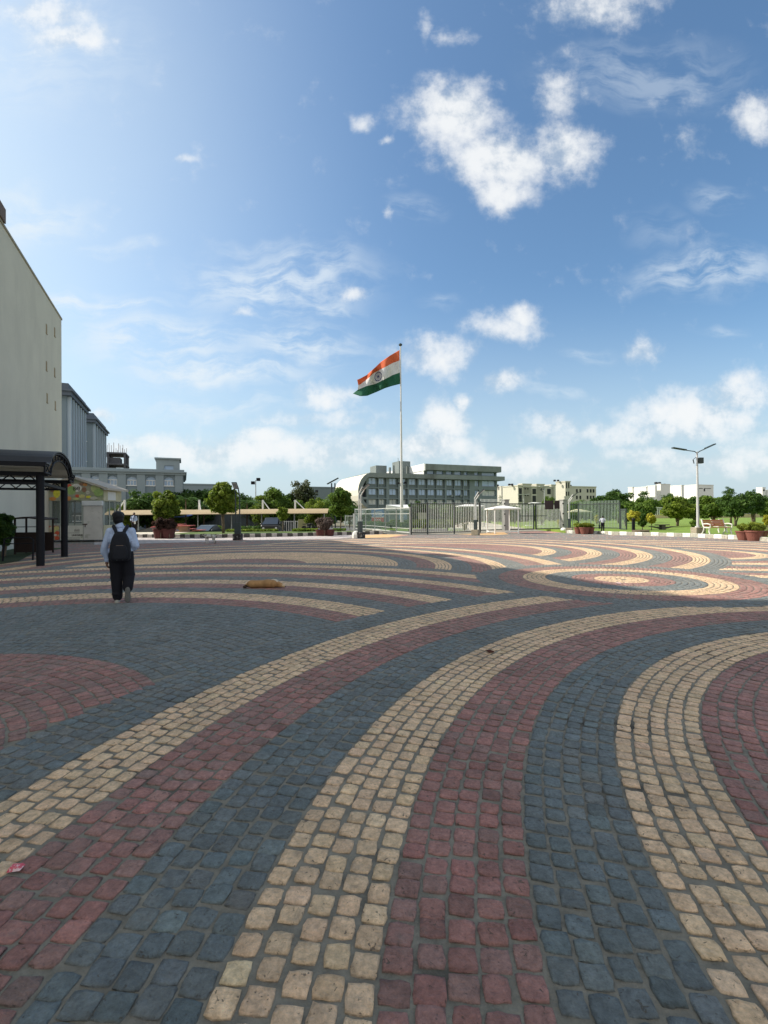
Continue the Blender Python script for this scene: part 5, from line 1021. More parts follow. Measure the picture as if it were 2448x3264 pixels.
for px, lab in ((1020, 'leftmost of three red brown pots beneath the brown leafed bush'), (1033, 'middle one of three pots beneath the brown leafed bush'), (1053, 'rightmost of three red brown pots beneath the brown leafed bush')): pot(lab, px, 1708.5, .36, .50, m=POT2)
tree('bronze_bush', 'big brown purple leafed bush in pots at the end of the shelter', 1034, 1708, 1645, 60, 35.6, ((.07, .05, .045), (.20, .15, .12)), 5200, .085, z0=.0, trunk=.05, ncl=40, crown_lo=.24, cat='bush', shell=.3, fill=.4)
# background trees left to centre
BT = 'background trees beyond the parking'
for (px, pt, w, Yd, cols, lab, lo, n, ncl) in (
  (335, 1560, 110, 64, MG, 'bushy tree behind the kiosk roof edge', .05, 4500, 30), (470, 1549, 150, 60.5, DG, 'wide dark tree in front of the arcaded building, left half', .1, 7000, 44), (400, 1585, 100, 59, LG, 'low light green bush above the shelter at its left end', .05, 4500, 26),
  (620, 1543, 160, 66, DG, 'wide dark feathery tree between the two large round trees', .1, 8000, 44), (560, 1585, 90, 61, LG, 'low palm green bush right of the leftmost round tree', .05, 3600, 24),
  (668, 1558, 80, 70, MG, 'mid green tree half hidden by the large round tree', .1, 3600, 24), (790, 1553, 90, 69, DG, 'dark tree right behind the twin tube lamp', .1, 5000, 30), (745, 1558, 70, 72, MG, 'green crown left of the dark twin tube lamp', .1, 3400, 20),
  (868, 1536, 120, 66, MG, 'tall bright green tree above the small round tree', .1, 8500, 44), (828, 1565, 80, 64, LG, 'light green crown above the white masts', .05, 4200, 24), (915, 1552, 90, 70, DG, 'dark green crown left of the bare tree', .1, 5000, 26),
  (960, 1580, 110, 67, MG, 'mid green crown under the bare tree', .05, 5000, 30), (1010, 1574, 90, 60, LG, 'light green tree above the right end of the shelter', .05, 5600, 28), (1045, 1556, 70, 64, MG, 'green tree touching the right round tree', .05, 4000, 24), (1115, 1585, 60, 72, DG, 'dark crown between the right round tree and the curled building', .05, 3000, 20)):
    tree('background_tree', lab, px, 1690, pt, w, Yd, cols, n, None, z0=-.7, group=BT, trunk=.16, ncl=ncl, crown_lo=lo, shell=.25, fill=.36)
tree('sparse_tree', 'sparse olive tree with bare fan like branches against the sky', 965, 1690, 1526, 100, 70, OL, 2400, .16, z0=-.7, trunk=.22, ncl=60, crown_lo=.35, stems=3, shape='flat', group=BT)
def palm(label, px, pt, Yd, H=None, z0=-.7, fl=1.6, n=16):
    x, zt__ = P(px, pt, Yd); t = thing('palm', label, 'palm', (x, Yd, z0), 0, 'small palms by the shelter'); H = zt__-z0-fl*.35; b = MB(); b.tube((0, 0, 0), (0, 0, H), .10, .08, 8); b.build('trunk', BARK, t); rg = np.random.default_rng(int(px)); V = []; cols_l = []
    for k in range(n):
        a = 2*math.pi*k/n+rg.normal(0, .15); up = rg.uniform(.1, 1.1)
        for s in range(12):
            f = (s+1)/12; r_ = fl*f*math.cos(up*.6); z_ = H+fl*f*math.sin(up)*.9-fl*.7*f*f; c_ = np.array([r_*math.cos(a), r_*math.sin(a), z_])
            for sd in (-1, 1):
                q_ = np.array([-math.sin(a)*sd, math.cos(a)*sd, -.35])*.30*(1-abs(f-.5)); dr_ = np.array([math.cos(a), math.sin(a), -.1])*.06; V += [c_-dr_, c_+q_*.5-dr_*.2, c_+q_+dr_*3, c_+dr_]; g = rg.uniform(.6, 1.2); cols_l += [[.07*g, .14*g, .025*g, 1]]*4
    npmesh('fronds', np.array(V), np.arange(len(V)).reshape(-1, 4), LM, np.array(cols_l), parent=t)
palm('light green palm at left between kiosk and leftmost round tree', 434, 1583, 58.5, fl=2.2, n=22); palm('small palm right of the leftmost round tree', 592, 1572, 59, fl=2.2, n=22); palm('small palm above the shelter left of the large round tree', 650, 1600, 58.5, fl=1.6); palm('palm just right of the dark twin tube lamp', 787, 1585, 58.5, fl=2.2, n=22)
# hedges, low plants in the left bed
def hedge(label, a, c, pt, Yd, dep, z0, cols, n, sz, name='hedge', cat='hedge', g=None):
    xl_, z1s = P(a, pt, Yd); xr__, _ = P(c, pt, Yd); w = xr__-xl_; h = max(.2, z1s-z0); t = thing(name, label, cat, (xl_, Yd, z0), 0, g); m_ = max(4, int(w/(h*.5))); rg = np.random.default_rng(int(a)+int(c)); cl_ = [((w*(i+.5)/m_, dep/2+rg.normal(0, dep*.1), h*.55), (w/m_*.95, dep*.5, h*.5), 1) for i in range(m_)]; leaves('foliage', cl_, n, sz, cols, t, seed=int(a))
    b = MB(); 
    for i in range(m_): b.tube((w*(i+.5)/m_, dep/2, 0), (w*(i+.5)/m_+.05, dep/2, h*.7), .03, n=5)
    b.build('stems', BARK, t); return t
hedge('clipped hedge behind the shelter post near the jeep', 762, 830, 1678, 50, 1.2, -.7, DG, 4000, .09); hedge('clipped hedge under the shelter behind the large round tree', 640, 700, 1676, 52, 1.2, -.7, MG, 3000, .09)
hedge('row of leafy bed plants left of the small round tree', 720, 880, 1691, 40.2, .8, .23, LG, 3800, .075, 'bed_plants', 'plants'); hedge('row of leafy bed plants right of the small round tree', 930, 1010, 1688, 40.2, .8, .23, LG, 3200, .085, 'bed_plants', 'plants'); hedge('low bed plants between the round tree and white gate', 1060, 1100, 1693, 40.5, .8, .23, MG, 900, .07, 'bed_plants', 'plants')
HC = ((.05, .085, .012), (.17, .22, .03))
hedge('back row of the clipped light green hedges behind the flagpole', 1245, 1450, 1657, 62, 1.6, 0, HC, 9000, .09); hedge('front row of the clipped light green hedges behind the bar fence', 1215, 1448, 1666, 54, 1.4, 0, HC, 9000, .085)
hedge('clipped hedge behind the left half of the mesh fence', 1142, 1215, 1662, 52, 1.6, 0, MG, 4500, .09)
for px, pt, w, lab in ((1308, 1680, 14, 'round clipped bush directly right of the mesh fence end'), (1350, 1670, 24, 'round clipped bush under the grey notice board'), (1391, 1674, 20, 'left of three clipped bushes at the fence middle'), (1405, 1667, 18, 'tallest of the three clipped bushes at the fence middle'), (1424, 1676, 15, 'right of three clipped bushes at the fence middle'), (1482, 1662, 24, 'pale bush right of the white box inside the fence')):
    tree('clipped_bush', lab, px, 1696, pt, w, 44.5, ((.06, .08, .015), (.22, .23, .05)), 1100, .05, z0=0, trunk=.03, ncl=14, crown_lo=.02, cat='bush', group='clipped bushes behind the bar fence')
GT = 'trees behind the gate'
for (px, pt, w, Yd, cols, lab, lo, n) in (
  (1168, 1613, 40, 56, DG, 'dark cone shaped tree behind the mesh fence', .1, 3000), (1330, 1592, 70, 75, DG, 'dark tree behind the notice board', .1, 4500), (1385, 1590, 70, 80, DG, 'dark tree mass behind the bar fence middle', .1, 4500), (1430, 1590, 60, 70, MG, 'green tree behind the third fence post', .1, 3600), (1460, 1612, 60, 60, DG, 'dark tree under the white peaked shade roof', .05, 3200), (1500, 1598, 60, 85, DG, 'dark tree left of the lamp at the gazebo', .1, 3200),
  (1575, 1602, 60, 75, OL, 'olive tree behind the white gazebo', .1, 3200), (1632, 1600, 50, 110, DG, 'dark crown between hostel block and gate pillar', .1, 2400), (1595, 1560, 20, 140, DG, 'narrow dark tree at the right end of the curled building', .1, 900),
  (1745, 1570, 60, 100, MG, 'tree in front of the hostel stair tower', .2, 3200), (1770, 1592, 90, 90, MG, 'wide crown just above the gate right leaf', .2, 4200), (1728, 1615, 36, 58, LG, 'light green tree behind the gate right leaf', .1, 2200), (1850, 1589, 90, 85, MG, 'green crown above the spiked fence', .2, 4200), (1815, 1600, 50, 75, MG, 'green tree right of the gate pillar', .1, 2600), (1640, 1605, 50, 66, DG, 'dark tree behind the gate left leaf', .05, 2600)):
    tree('gate_tree', lab, px, 1690, pt, w, Yd, cols, n, None, z0=0, group=GT, trunk=.15, ncl=28, crown_lo=lo, shell=.25, fill=.36)
LT_ = 'trees across the lawn'
for (px, pt, w, Yd, cols, lab, lo, n) in (
  (1925, 1562, 80, 62, DG, 'dark tree above the spiked fence right end', .15, 5000), (1970, 1549, 76, 66, DG, 'tall dark tree at right end of the hostel block', .15, 5000), (1995, 1590, 60, 50, MG, 'green tree right of the side gate', .15, 4000), (2050, 1588, 84, 46, MG, 'wide low green tree above the two yellow shrubs', .3, 5600), 
  (2160, 1580, 90, 48, LG, 'light green spreading tree left of the street lamp', .25, 6000), (2215, 1574, 90, 52, DG, 'dark spreading tree right behind the street lamp', .25, 6000), (2275, 1572, 90, 50, MG, 'mid green spreading tree behind the orange bench', .25, 6000), (2345, 1566, 84, 46, DG, 'dark loose tree above the rightmost pots', .28, 6000), (2330, 1540, 34, 58, DG, 'thin dark tree top rising above the others', .45, 1600), (2400, 1560, 70, 52, DG, 'dark tree near the right edge', .25, 4500), (2405, 1552, 28, 56, DG, 'small dark tree top near the right edge', .5, 1400), (2440, 1590, 50, 60, MG, 'green tree cut by the right edge', .2, 3000)):
    tree('lawn_tree', lab, px, 1690, pt, w*1.32, Yd, cols, int(n*1.3), None, z0=.15, group=LT_, trunk=.12, ncl=44, crown_lo=lo-.04, shell=.3, fill=.30, stems=2)
for (px, pt, w, Yd, lab) in ((2055, 1557, 60, 190, 'dark round tree before the white apartment block, left one'), (2135, 1560, 60, 200, 'dark round tree before the white apartment block, right one')): tree('far_tree', lab, px, 1690, pt, w, Yd, DG, 1400, None, z0=.1, group='far trees', trunk=.3, ncl=20, crown_lo=.1)
def woods(label, a, c, pt, Yd, cols, n):
    xl_, z1s = P(a, pt, Yd); xr__, _ = P(c, pt, Yd); rg = np.random.default_rng(int(Yd)); m_ = int((xr__-xl_)/(z1s*.55)); cl_ = [((xl_+(xr__-xl_)*(i+rg.random())/m_, Yd+rg.uniform(-6, 6), z1s*rg.uniform(.35, .6)), (z1s*.8, z1s*.6, z1s*rg.uniform(.36, .5)), 1) for i in range(m_)]; o = leaves('far_woodland', cl_, n, z1s*.085, cols, None, seed=int(a)); return tag(o, label, 'woodland', kind='stuff')
woods('distant band of trees along the skyline at right', 1990, 2700, 1590, 150, MG, 16000); woods('distant band of trees behind the gate', 1310, 1990, 1607, 140, DG, 12000); woods('distant band of trees behind the parking', 200, 1100, 1592, 100, DG, 14000)
hedge('tall dark green screen of plants behind the bar fence garden', 1305, 1500, 1612, 74, 3, 0, DG, 9000, .2, 'plant_screen'); hedge('dark plant screen beyond the road behind the gazebo', 1500, 1700, 1622, 84, 3, 0, DG, 7000, .2, 'plant_screen'); hedge('mid green plant screen behind the gate and spiked fence', 1700, 1985, 1616, 88, 3, .1, MG, 12000, .2, 'plant_screen')
# shrubs on the lawn edge
tree('yellow_shrub', 'bright yellow leafed shrub, the larger one beside the fence end', 2019, 1696, 1622, 46, 37.5, YG, 3000, .085, z0=.19, trunk=.05, ncl=26, crown_lo=.34, cat='shrub', group='yellow shrubs', shell=.3)
tree('yellow_shrub', 'bright yellow leafed shrub, the smaller one left of the picnic table', 2077, 1697, 1634, 38, 37, YG, 2600, .08, z0=.19, trunk=.045, ncl=22, crown_lo=.34, cat='shrub', group='yellow shrubs', shell=.3)
tree('yellow_shrub', 'yellow shrub cut by the right edge of the photo', 2445, 1705, 1634, 26, 33, YG, 1600, .08, z0=.19, trunk=.045, ncl=18, crown_lo=.3, cat='shrub', group='yellow shrubs', shell=.3)
tree('yellow_shrub', 'yellow leafed shrub seen through the fence left of the guard', 1903, 1690, 1634, 20, 49, YG, 900, .08, z0=.1, trunk=.045, ncl=14, crown_lo=.2, cat='shrub', group='yellow shrubs', shell=.3)
tree('yellow_shrub', 'small yellow shrub seen through the right end of the gate', 1782, 1690, 1652, 14, 50, YG, 700, .07, z0=.05, trunk=.04, ncl=12, crown_lo=.2, cat='shrub', group='yellow shrubs', shell=.3)
tree('dark_shrub', 'dark shrub between the two yellow shrubs', 2048, 1697, 1630, 40, 38.6, DG, 2600, .09, z0=.19, trunk=.06, ncl=24, crown_lo=.1, cat='shrub', shell=.3)
tree('small_shrub', 'small leafy shrub at the left foot of the tall street lamp', 2213, 1690, 1650, 26, 37.5, MG, 900, .08, z0=.19, trunk=.03, ncl=12, crown_lo=.1, cat='shrub', shell=.3)
# potted bushes on the right
FG = ((.10, .15, .018), (.34, .38, .05))
for px, py, r, h, lab, pt, w, lb in ((1845, 1702, .36, .50, 'left pot of the potted trio beside the gate pillar', 1666, 36, 'left feathery green bush of the potted trio by the gate pillar'), (1863, 1703, .38, .52, 'middle pot of the potted trio beside the gate pillar', 1665, 44, 'middle feathery green bush of the potted trio by the gate pillar'), (1880, 1702, .36, .5, 'right shaded pot of the potted trio beside the gate pillar', 1667, 34, 'right feathery green bush of the potted trio by the gate pillar'),
  (2371, 1722.5, .40, .52, 'left pot of the group at the right edge', 1666, 44, 'left feathery bush of the pots at the right edge'), (2404, 1724, .44, .56, 'large middle pot of the group at the right edge', 1665, 56, 'middle feathery bush of the pots at the right edge'), (2425, 1721, .38, .52, 'back pot of the group at the right edge', 1667, 44, 'back feathery bush of the pots at the right edge')):
    x, y = pot(lab, px, py, r, h); s_ = y/FPX
    t = thing('feathery_bush', lb, 'bush', (x, y, h*.9), 0, 'feathery potted bushes'); w_ = w*s_; H = P(px, pt, y)[1]-h*.9; rg = np.random.default_rng(px); cl_ = clumped(0, 0, H*.5, w_*.42, w_*.42, H*.42, 26, w_*.14, rg, .4); leaves('foliage', cl_, 3600, .05, FG, t, aspect=.25, seed=px)
    b = MB(); b.tube((0, 0, 0), (0, 0, H*.5), .03, n=6); b.tube((0, 0, 0), (.12, 0, H*.5), .02, n=6); b.build('stems', BARK, t)
# dark bush in the shade at far left
x, y = G(10, 1775); tree('shade_bush', 'dark leafy bush in the shade at the left edge', 12, 1775, 1619, 78, y, DG, 5200, .07, z0=0, trunk=.08, ncl=40, crown_lo=.18, cat='bush', shell=.3, stems=2)
tree('shade_bush', 'low dark plants under the shaded stall', 92, 1762, 1712, 40, G(92, 1762)[1]+.6, DG, 1800, .06, z0=0, trunk=.03, ncl=16, crown_lo=.02, cat='bush', shell=.3)
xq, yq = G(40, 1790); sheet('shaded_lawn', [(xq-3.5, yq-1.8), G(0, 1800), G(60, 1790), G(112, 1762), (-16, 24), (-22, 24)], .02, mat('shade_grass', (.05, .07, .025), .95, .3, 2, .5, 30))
# ------------------------------------------------------------------ vehicles
def vehicle(label, cat, x, y, z, rz, L_, Wd_, H_, prof, col, name='parked_car', dark=False, glass=None):
    """prof: side outline (y along length, z) ; glasshouse from roof points"""
    t = thing(name, label, cat, (x, y, z), rz); paint = mat('paint_'+name+str(int(col[0]*1000))+str(int(col[2]*1000)), col, .3, .03, 1, spec=.6); gl_ = glassmat('car_glass', (.012, .014, .016), .35)
    n = len(prof); b = MB(); hw_ = Wd_/2
    vs = [];
    for s in (-1, 1):
        for yy_, zz in prof: vs.append((s*(hw_ if zz < H_*.62 else hw_*.82), yy_*L_, zz))
    b.add(vs, [tuple(range(n-1, -1, -1)), tuple(range(n, 2*n))]+[(i, (i+1) % n, n+(i+1) % n, n+i) for i in range(n)]); b.build('body', paint, t, bevel=.05)
    top = [p for p in prof if p[1] > H_*.9]; y0_, y1_ = min(p[0] for p in top)*L_, max(p[0] for p in top)*L_; zb_ = H_*.60
    ends = [p for p in prof if abs(p[1]-H_*.62) < H_*.07]; ya, yb_ = min(p[0] for p in ends)*L_, max(p[0] for p in ends)*L_
    for s in (-1, 1):
        X_ = s*(hw_*.90+.012); X2 = s*(hw_*.82+.015); b = MB(); b.add([(s*(hw_+.012)*.985, ya+.25, zb_+.06), (s*(hw_+.012)*.985, yb_-.25, zb_+.06), (X2, y1_-.05, H_*.93), (X2, y0_+.05, H_*.93)], [(0, 1, 2, 3) if s > 0 else (3, 2, 1, 0)]); o = b.build('side_window', gl_, t); m_ = o.modifiers.new('s', 'SOLIDIFY'); m_.thickness = .02; m_.offset = 0
    for e, ye, yt in ((0, ya, y0_), (1, yb_, y1_)):
        off = -.02 if e == 0 else .02; b = MB(); b.add([(-hw_*.9, ye+off, zb_+.05), (hw_*.9, ye+off, zb_+.05), (hw_*.76, yt+off, H_*.93), (-hw_*.76, yt+off, H_*.93)], [(0, 1, 2, 3)]); o = b.build('windscreen', gl_, t); m_ = o.modifiers.new('s', 'SOLIDIFY'); m_.thickness = .03; m_.offset = 0
    for yy_ in (-.31, .31):
        for s in (-1, 1):
            b = MB(); b.tube((s*(hw_-.2), yy_*L_, .32), (s*(hw_+.01), yy_*L_, .32), .32, n=18); w_ = b.build('wheel', mat('tyre', (.02, .02, .02), .9, 0), t); b = MB(); b.tube((s*(hw_+.011), yy_*L_, .32), (s*(hw_+.03), yy_*L_, .32), .18, n=14); b.build('rim', GALV, w_)
    for s in (-1, 1):
        b = MB(); b.ell((s*hw_*.72, -L_/2+.02, H_*.42), (.13, .05, .09)); b.build('headlight', mat('headlight', (.6, .6, .58), .15, 0), t)
        b = MB(); b.ell((s*(hw_+.1), ya+.45, zb_+.1), (.1, .06, .08)); b.build('wing_mirror', paint, t)
    b = MB(); b.box(-.22, .22, -L_/2-.03, -L_/2-.01, H_*.28, H_*.34); b.build('number_plate', WHT, t)
    return t
SED = [(-.5, .28), (-.5, .62), (-.46, .80), (-.22, .92), (-.05, 1.36), (.02, 1.42), (.22, 1.42), (.40, .98), (.48, .92), (.5, .6), (.5, .28)]
SUV = [(-.5, .35), (-.5, .95), (-.47, 1.1), (-.26, 1.15), (-.17, 1.72), (-.12, 1.8), (.42, 1.8), (.48, 1.15), (.5, 1.0), (.5, .35)]
VAN = [(-.5, .3), (-.5, 1.0), (-.47, 1.3), (-.34, 2.0), (-.28, 2.15), (.46, 2.2), (.5, 2.0), (.5, 1.35), (.5, .3)]
x, _ = P(500, 1690, 42.5); vehicle('red hatchback parked side on behind the left kerb', 'car', x, 42.5, -.7, R(-90), 4.1, 1.7, 1.42, SED, (.40, .045, .04))
x, _ = P(661, 1690, 47); vehicle('dark saloon facing the camera under the shelter', 'car', x, 47, -.72, R(2), 4.2, 1.72, 1.42, SED, (.05, .055, .05))
x, _ = P(860, 1690, 48); vehicle('black boxy jeep facing the camera under the shelter', 'car', x, 49.5, -.42, R(3), 4.0, 1.75, 1.8, SUV, (.018, .018, .018), name='parked_jeep')
x, _ = P(462, 1630, 76); vehicle('silver white van roof seen above the shelter at left', 'van', x, 76, -.3, R(-84), 5.2, 1.9, 2.2, VAN, (.62, .63, .64), name='parked_van')
x, _ = P(603, 1630, 76); vehicle('white van roof seen above the shelter near the second mast', 'van', x, 76, -.3, R(-70), 4.6, 1.9, 2.2, VAN, (.60, .61, .62), name='parked_van')
x, _ = P(1515, 1690, 62); 
def motorbike(label, px, Yd, z0):
    x, _ = P(px, 1690, Yd); t = thing('motorbike', label, 'motorbike', (x, Yd, z0), R(70)); 
    for yy_ in (-.62, .62): b = MB(); M_ = Matrix.Translation((0, yy_, .3)) @ Matrix.Rotation(R(90), 4, 'Y'); b.lathe([(.22, -.05), (.3, -.05), (.31, 0), (.3, .05), (.22, .05), (.22, -.05)], 16, M=M_); b.build('wheel', MATS['tyre'], t)
    b = MB(); b.path([(0, -.62, .3), (0, -.45, .85), (0, -.1, .7), (0, .2, .4), (0, .62, .3)], .04, 6); b.ell((0, 0, .42), (.14, .22, .16)); b.build('frame', BLK, t); b = MB(); b.ell((0, -.12, .76), (.14, .26, .12)); b.build('fuel_tank', BLK, t); b = MB(); b.box(-.12, .12, .05, .75, .74, .82); b.build('seat', BLK, t, bevel=.03); b = MB(); b.tube((-.35, -.4, 1.0), (.35, -.4, 1.0), .02); b.build('handlebar', BLK, t)
motorbike('dark parked motorbike in front of the white railing', 985, 52, -.15)
# ------------------------------------------------------------------ people and dogs
def blob(name, prims, m, parent, vox=.012, smooth_it=6, loc=None):
    """prims: ('c', p0, p1, r0, r1) tapered limb or ('e', centre, radii, matrix); merged into one continuous surface"""
    b = MB()
    for p in prims:
        if p[0] == 'c':
            p0, p1 = Vector(p[1]), Vector(p[2]); r0, r1 = p[3], p[4]; n = max(2, int((p1-p0).length/(min(r0, r1)*.45)))
            b.tube(p0, p1, r0, r1, 14); b.ell(p0, (r0, r0, r0), None, 14, 8); b.ell(p1, (r1, r1, r1), None, 14, 8)
        else: b.ell(p[1], p[2], p[3] if len(p) > 3 else None, 20, 12)
    o = b.build(name, m, parent, smooth=True, loc=loc)
    r = o.modifiers.new('remesh', 'REMESH'); r.mode = 'VOXEL'; r.voxel_size = vox; r.use_smooth_shade = True
    if smooth_it: s = o.modifiers.new('smooth', 'SMOOTH'); s.factor = .5; s.iterations = smooth_it
    return o
SKIN = mat('skin_brown', (.16, .075, .045), .6, .08, 8); HAIR = mat('hair_black', (.006, .006, .007), .5, .1, 30, .6, 120); SHIRT = mat('shirt_blue', (.42, .50, .66), .85, .07, 5, .9, 9); TRS = mat('trousers_black', (.010, .010, .014), .9, .08, 6, .3, 20)
BP = mat('backpack_black', (.012, .013, .018), .75, .1, 10, .4, 60); SHOE = mat('shoe_dark', (.035, .033, .032), .7, .1, 20); SOLE = mat('sole_pale', (.42, .40, .35), .7, .12, 20); SOLE2 = mat('sole_grey', (.15, .145, .13), .8, .2, 30, .6, 90)
def xf_(x, z, y=0): return Vector((x, y, z))
def hand(wr, dr, side, k=1.0):
    """palm and five curled fingers, hanging from wrist wr along dr"""
    wr = Vector(wr); dr = Vector(dr).normalized(); lat = Vector((0, 1, 0)); lat = (lat-dr*lat.dot(dr)).normalized(); nrm = dr.cross(lat)*side; out_ = [('c', wr, wr+dr*.05*k, .024*k, .030*k), ('c', wr+dr*.04*k-lat*.02*k, wr+dr*.085*k-lat*.026*k, .018*k, .015*k), ('c', wr+dr*.04*k+lat*.02*k, wr+dr*.085*k+lat*.024*k, .018*k, .015*k)]
    for i, (o_, L_) in enumerate(((-.030, .060), (-.010, .072), (.010, .068), (.028, .052))):
        a = wr+dr*.088*k+lat*o_*k; b_ = a+dr*L_*.5*k+nrm*.010*k; c_ = b_+dr*L_*.28*k+nrm*.030*k; out_ += [('c', a, b_, .0095*k, .0088*k), ('c', b_, c_, .0088*k, .0075*k)]
    a = wr+dr*.03*k-lat*.028*k; b_ = a+dr*.04*k-lat*.022*k+nrm*.01*k; out_ += [('c', a, b_, .012*k, .010*k), ('c', b_, b_+dr*.03*k+nrm*.012*k, .010*k, .008*k)]
    return out_
def person_walker():
    x, y = G(386, 1921); t = thing('person', 'young man in pale blue shirt and black trousers walking away across the plaza', 'person', (x, y, .01), R(25))
    # skeleton (local: x right, y away from the camera, z up)
    hd = Vector((-.045, .03, 1.535)); nk = Vector((-.02, 0, 1.36)); shl, shr = Vector((-.195, 0, 1.285)), Vector((.195, 0, 1.285)); el, er = Vector((-.285, -.02, 1.0)), Vector((.27, -.03, 1.02)); wl, wr = Vector((-.245, .02, .765)), Vector((.19, .20, .94)); hl, hr = Vector((-.095, 0, .86)), Vector((.10, 0, .86)); kl, kr = Vector((-.085, .05, .47)), Vector((.135, .02, .46)); al, ar_ = Vector((-.065, .06, .09)), Vector((.125, -.10, .27))
    body = [('e', hd, (.083, .098, .115)), ('e', hd+Vector((0, .03, -.05)), (.062, .075, .07)), ('c', nk, hd-Vector((0, 0, .07)), .058, .054), ('c', Vector((0, 0, .9)), Vector((-.01, 0, 1.25)), .125, .12), ('c', shl*.8+Vector((0, 0, .25)), shr*.8+Vector((0, 0, .25)), .06, .06),
            ('c', shl, el, .048, .038), ('c', el, wl, .036, .024), ('c', shr, er, .048, .038), ('c', er, wr, .036, .024), ('c', hl, kl, .08, .055), ('c', kl, al, .052, .036), ('c', hr, kr, .08, .055), ('c', kr, ar_, .052, .036), ('c', Vector((0, 0, .9)), hl, .11, .09), ('c', Vector((0, 0, .9)), hr, .11, .09),
            ('e', hd+Vector((.084, .0, -.02)), (.014, .022, .034)), ('e', hd+Vector((-.084, .0, -.02)), (.014, .022, .034)), ('e', hd+Vector((0, .105, -.03)), (.016, .022, .024)), ('e', hd+Vector((0, .09, -.07)), (.028, .015, .012)), ('c', al, al+Vector((0, .09, -.05)), .04, .03), ('c', ar_, ar_+Vector((0, .04, -.14)), .038, .03)]
    body += hand(wl, (-.0, .06, -1), 1)+hand(wr, (-.25, .9, -.1), -1)
    blob('body', body, SKIN, t, .007, 3)
    for s in (-.032, .032): MB().ell(hd+Vector((s, .088, .0)), (.013, .010, .009)).build('eye', mat('eye_white', (.6, .6, .58), .3, 0), t, smooth=True)
    rg = np.random.default_rng(3); hp = [('e', hd+Vector((0, -.012, .018)), (.104, .112, .104)), ('e', hd+Vector((0, -.030, -.035)), (.096, .086, .085)), ('e', hd+Vector((.03, .02, .045)), (.080, .085, .066)), ('e', hd+Vector((-.035, .0, .045)), (.075, .085, .064)), ('e', hd+Vector((0, -.036, -.085)), (.070, .058, .055))]
    for _ in range(26):
        d_ = rg.normal(0, 1, 3); d_[2] = abs(d_[2])*.8-.2; d_ /= np.linalg.norm(d_)
        if d_[1] > .55: continue
        hp.append(('c', hd+Vector(d_*np.array([.09, .10, .10]))+Vector((0, -.012, .02)), hd+Vector(d_*np.array([.106, .113, .112]))+Vector((0, -.012, .012)), .012, .007))
    blob('hair', hp, HAIR, t, .007, 1)
    sp = [('c', Vector((0, 0, .98)), Vector((0, 0, 1.2)), .155, .165), ('c', Vector((-.11, 0, 1.15)), Vector((.11, 0, 1.15)), .118, .118), ('c', Vector((-.155, -.005, 1.27)), Vector((.155, -.005, 1.27)), .062, .062), ('c', Vector((-.11, 0, 1.32)), Vector((.10, 0, 1.32)), .062, .062), ('c', shl, el, .068, .062), ('c', el, wl+Vector((0, 0, .03)), .062, .046), ('c', shr, er, .068, .062), ('c', er, wr, .064, .046), ('c', nk-Vector((0, 0, .03)), nk+Vector((0, 0, .035)), .078, .070), ('c', Vector((-.10, 0, .93)), Vector((.10, 0, .93)), .115, .115),
          ('e', Vector((.21, -.05, 1.06)), (.05, .05, .09)), ('e', Vector((.235, .0, .97)), (.06, .06, .05)), ('e', Vector((-.30, -.01, .95)), (.055, .055, .10)), ('c', Vector((-.245, .02, .80)), Vector((-.24, .02, .775)), .05, .052)]
    blob('shirt', sp, SHIRT, t, .010, 4)
    MB().lathe([(.083, -.03), (.078, .02), (.070, .045), (.066, .046), (.072, .015)], 24, c=(nk.x, nk.y, nk.z), M=None).build('collar', mat('collar_blue', (.42, .50, .68), .85, .05), t, smooth=True)
    tp = [('c', Vector((-.07, 0, .90)), Vector((.08, 0, .90)), .128, .128), ('c', hl, kl, .128, .106), ('c', kl, al+Vector((-.0, -.0, .02)), .106, .094), ('c', hr, kr, .130, .110), ('c', kr, ar_+Vector((.0, .02, .0)), .11, .094), ('c', Vector((0, 0, .80)), Vector((.01, .02, .62)), .11, .06), ('e', kr+Vector((.05, .02, .03)), (.07, .08, .05)), ('e', kl+Vector((-.05, .02, -.03)), (.065, .08, .04)), ('e', al+Vector((-.02, -.03, .06)), (.085, .09, .04))]
    blob('trousers', tp, TRS, t, .011, 4)
    # left shoe flat, seen from behind; right shoe up on its toe with the sole to the camera
    Ml = Matrix.Rotation(R(6), 3, 'Z'); c_ = al+Vector((-.005, .0, -.055))
    blob('shoe', [('e', c_+Vector((0, .02, .0)), (.045, .075, .045)), ('e', c_+Vector((0, .11, -.012)), (.047, .085, .032)), ('c', c_+Vector((0, -.02, .01)), c_+Vector((0, -.01, .045)), .042, .044)], SHOE, t, .007, 2)
    s1 = blob('sole', [('c', c_+Vector((0, -.04, -.028)), c_+Vector((0, .15, -.028)), .046, .046)], SOLE, t, .007, 1); s1.scale.z = 1
    MB().box(-.03, .03, -.062, -.05, .055, .10).build('shoe_stripe', SOLE, t, loc=(al.x, al.y+.01, -.01), bevel=.004)
    c2 = ar_+Vector((0, .0, -.06)); Mr = Matrix.Rotation(R(-78), 3, 'X')
    blob('shoe', [('e', Vector((.125, -.125, .22)), (.050, .045, .075)), ('e', Vector((.125, -.115, .10)), (.055, .040, .085)), ('c', Vector((.125, -.10, .27)), Vector((.125, -.11, .15)), .048, .048)], SHOE, t, .007, 2)
    blob('sole', [('e', Vector((.125, -.165, .225)), (.048, .018, .065)), ('e', Vector((.125, -.160, .15)), (.043, .018, .09)), ('e', Vector((.125, -.145, .085)), (.058, .022, .082))], SOLE2, t, .006, 2)
    t.scale = (.91, .95, 1)
    t2 = thing('backpack', 'black backpack worn by the walking man, with small grey trim', 'backpack', (x, y, .01), R(25))
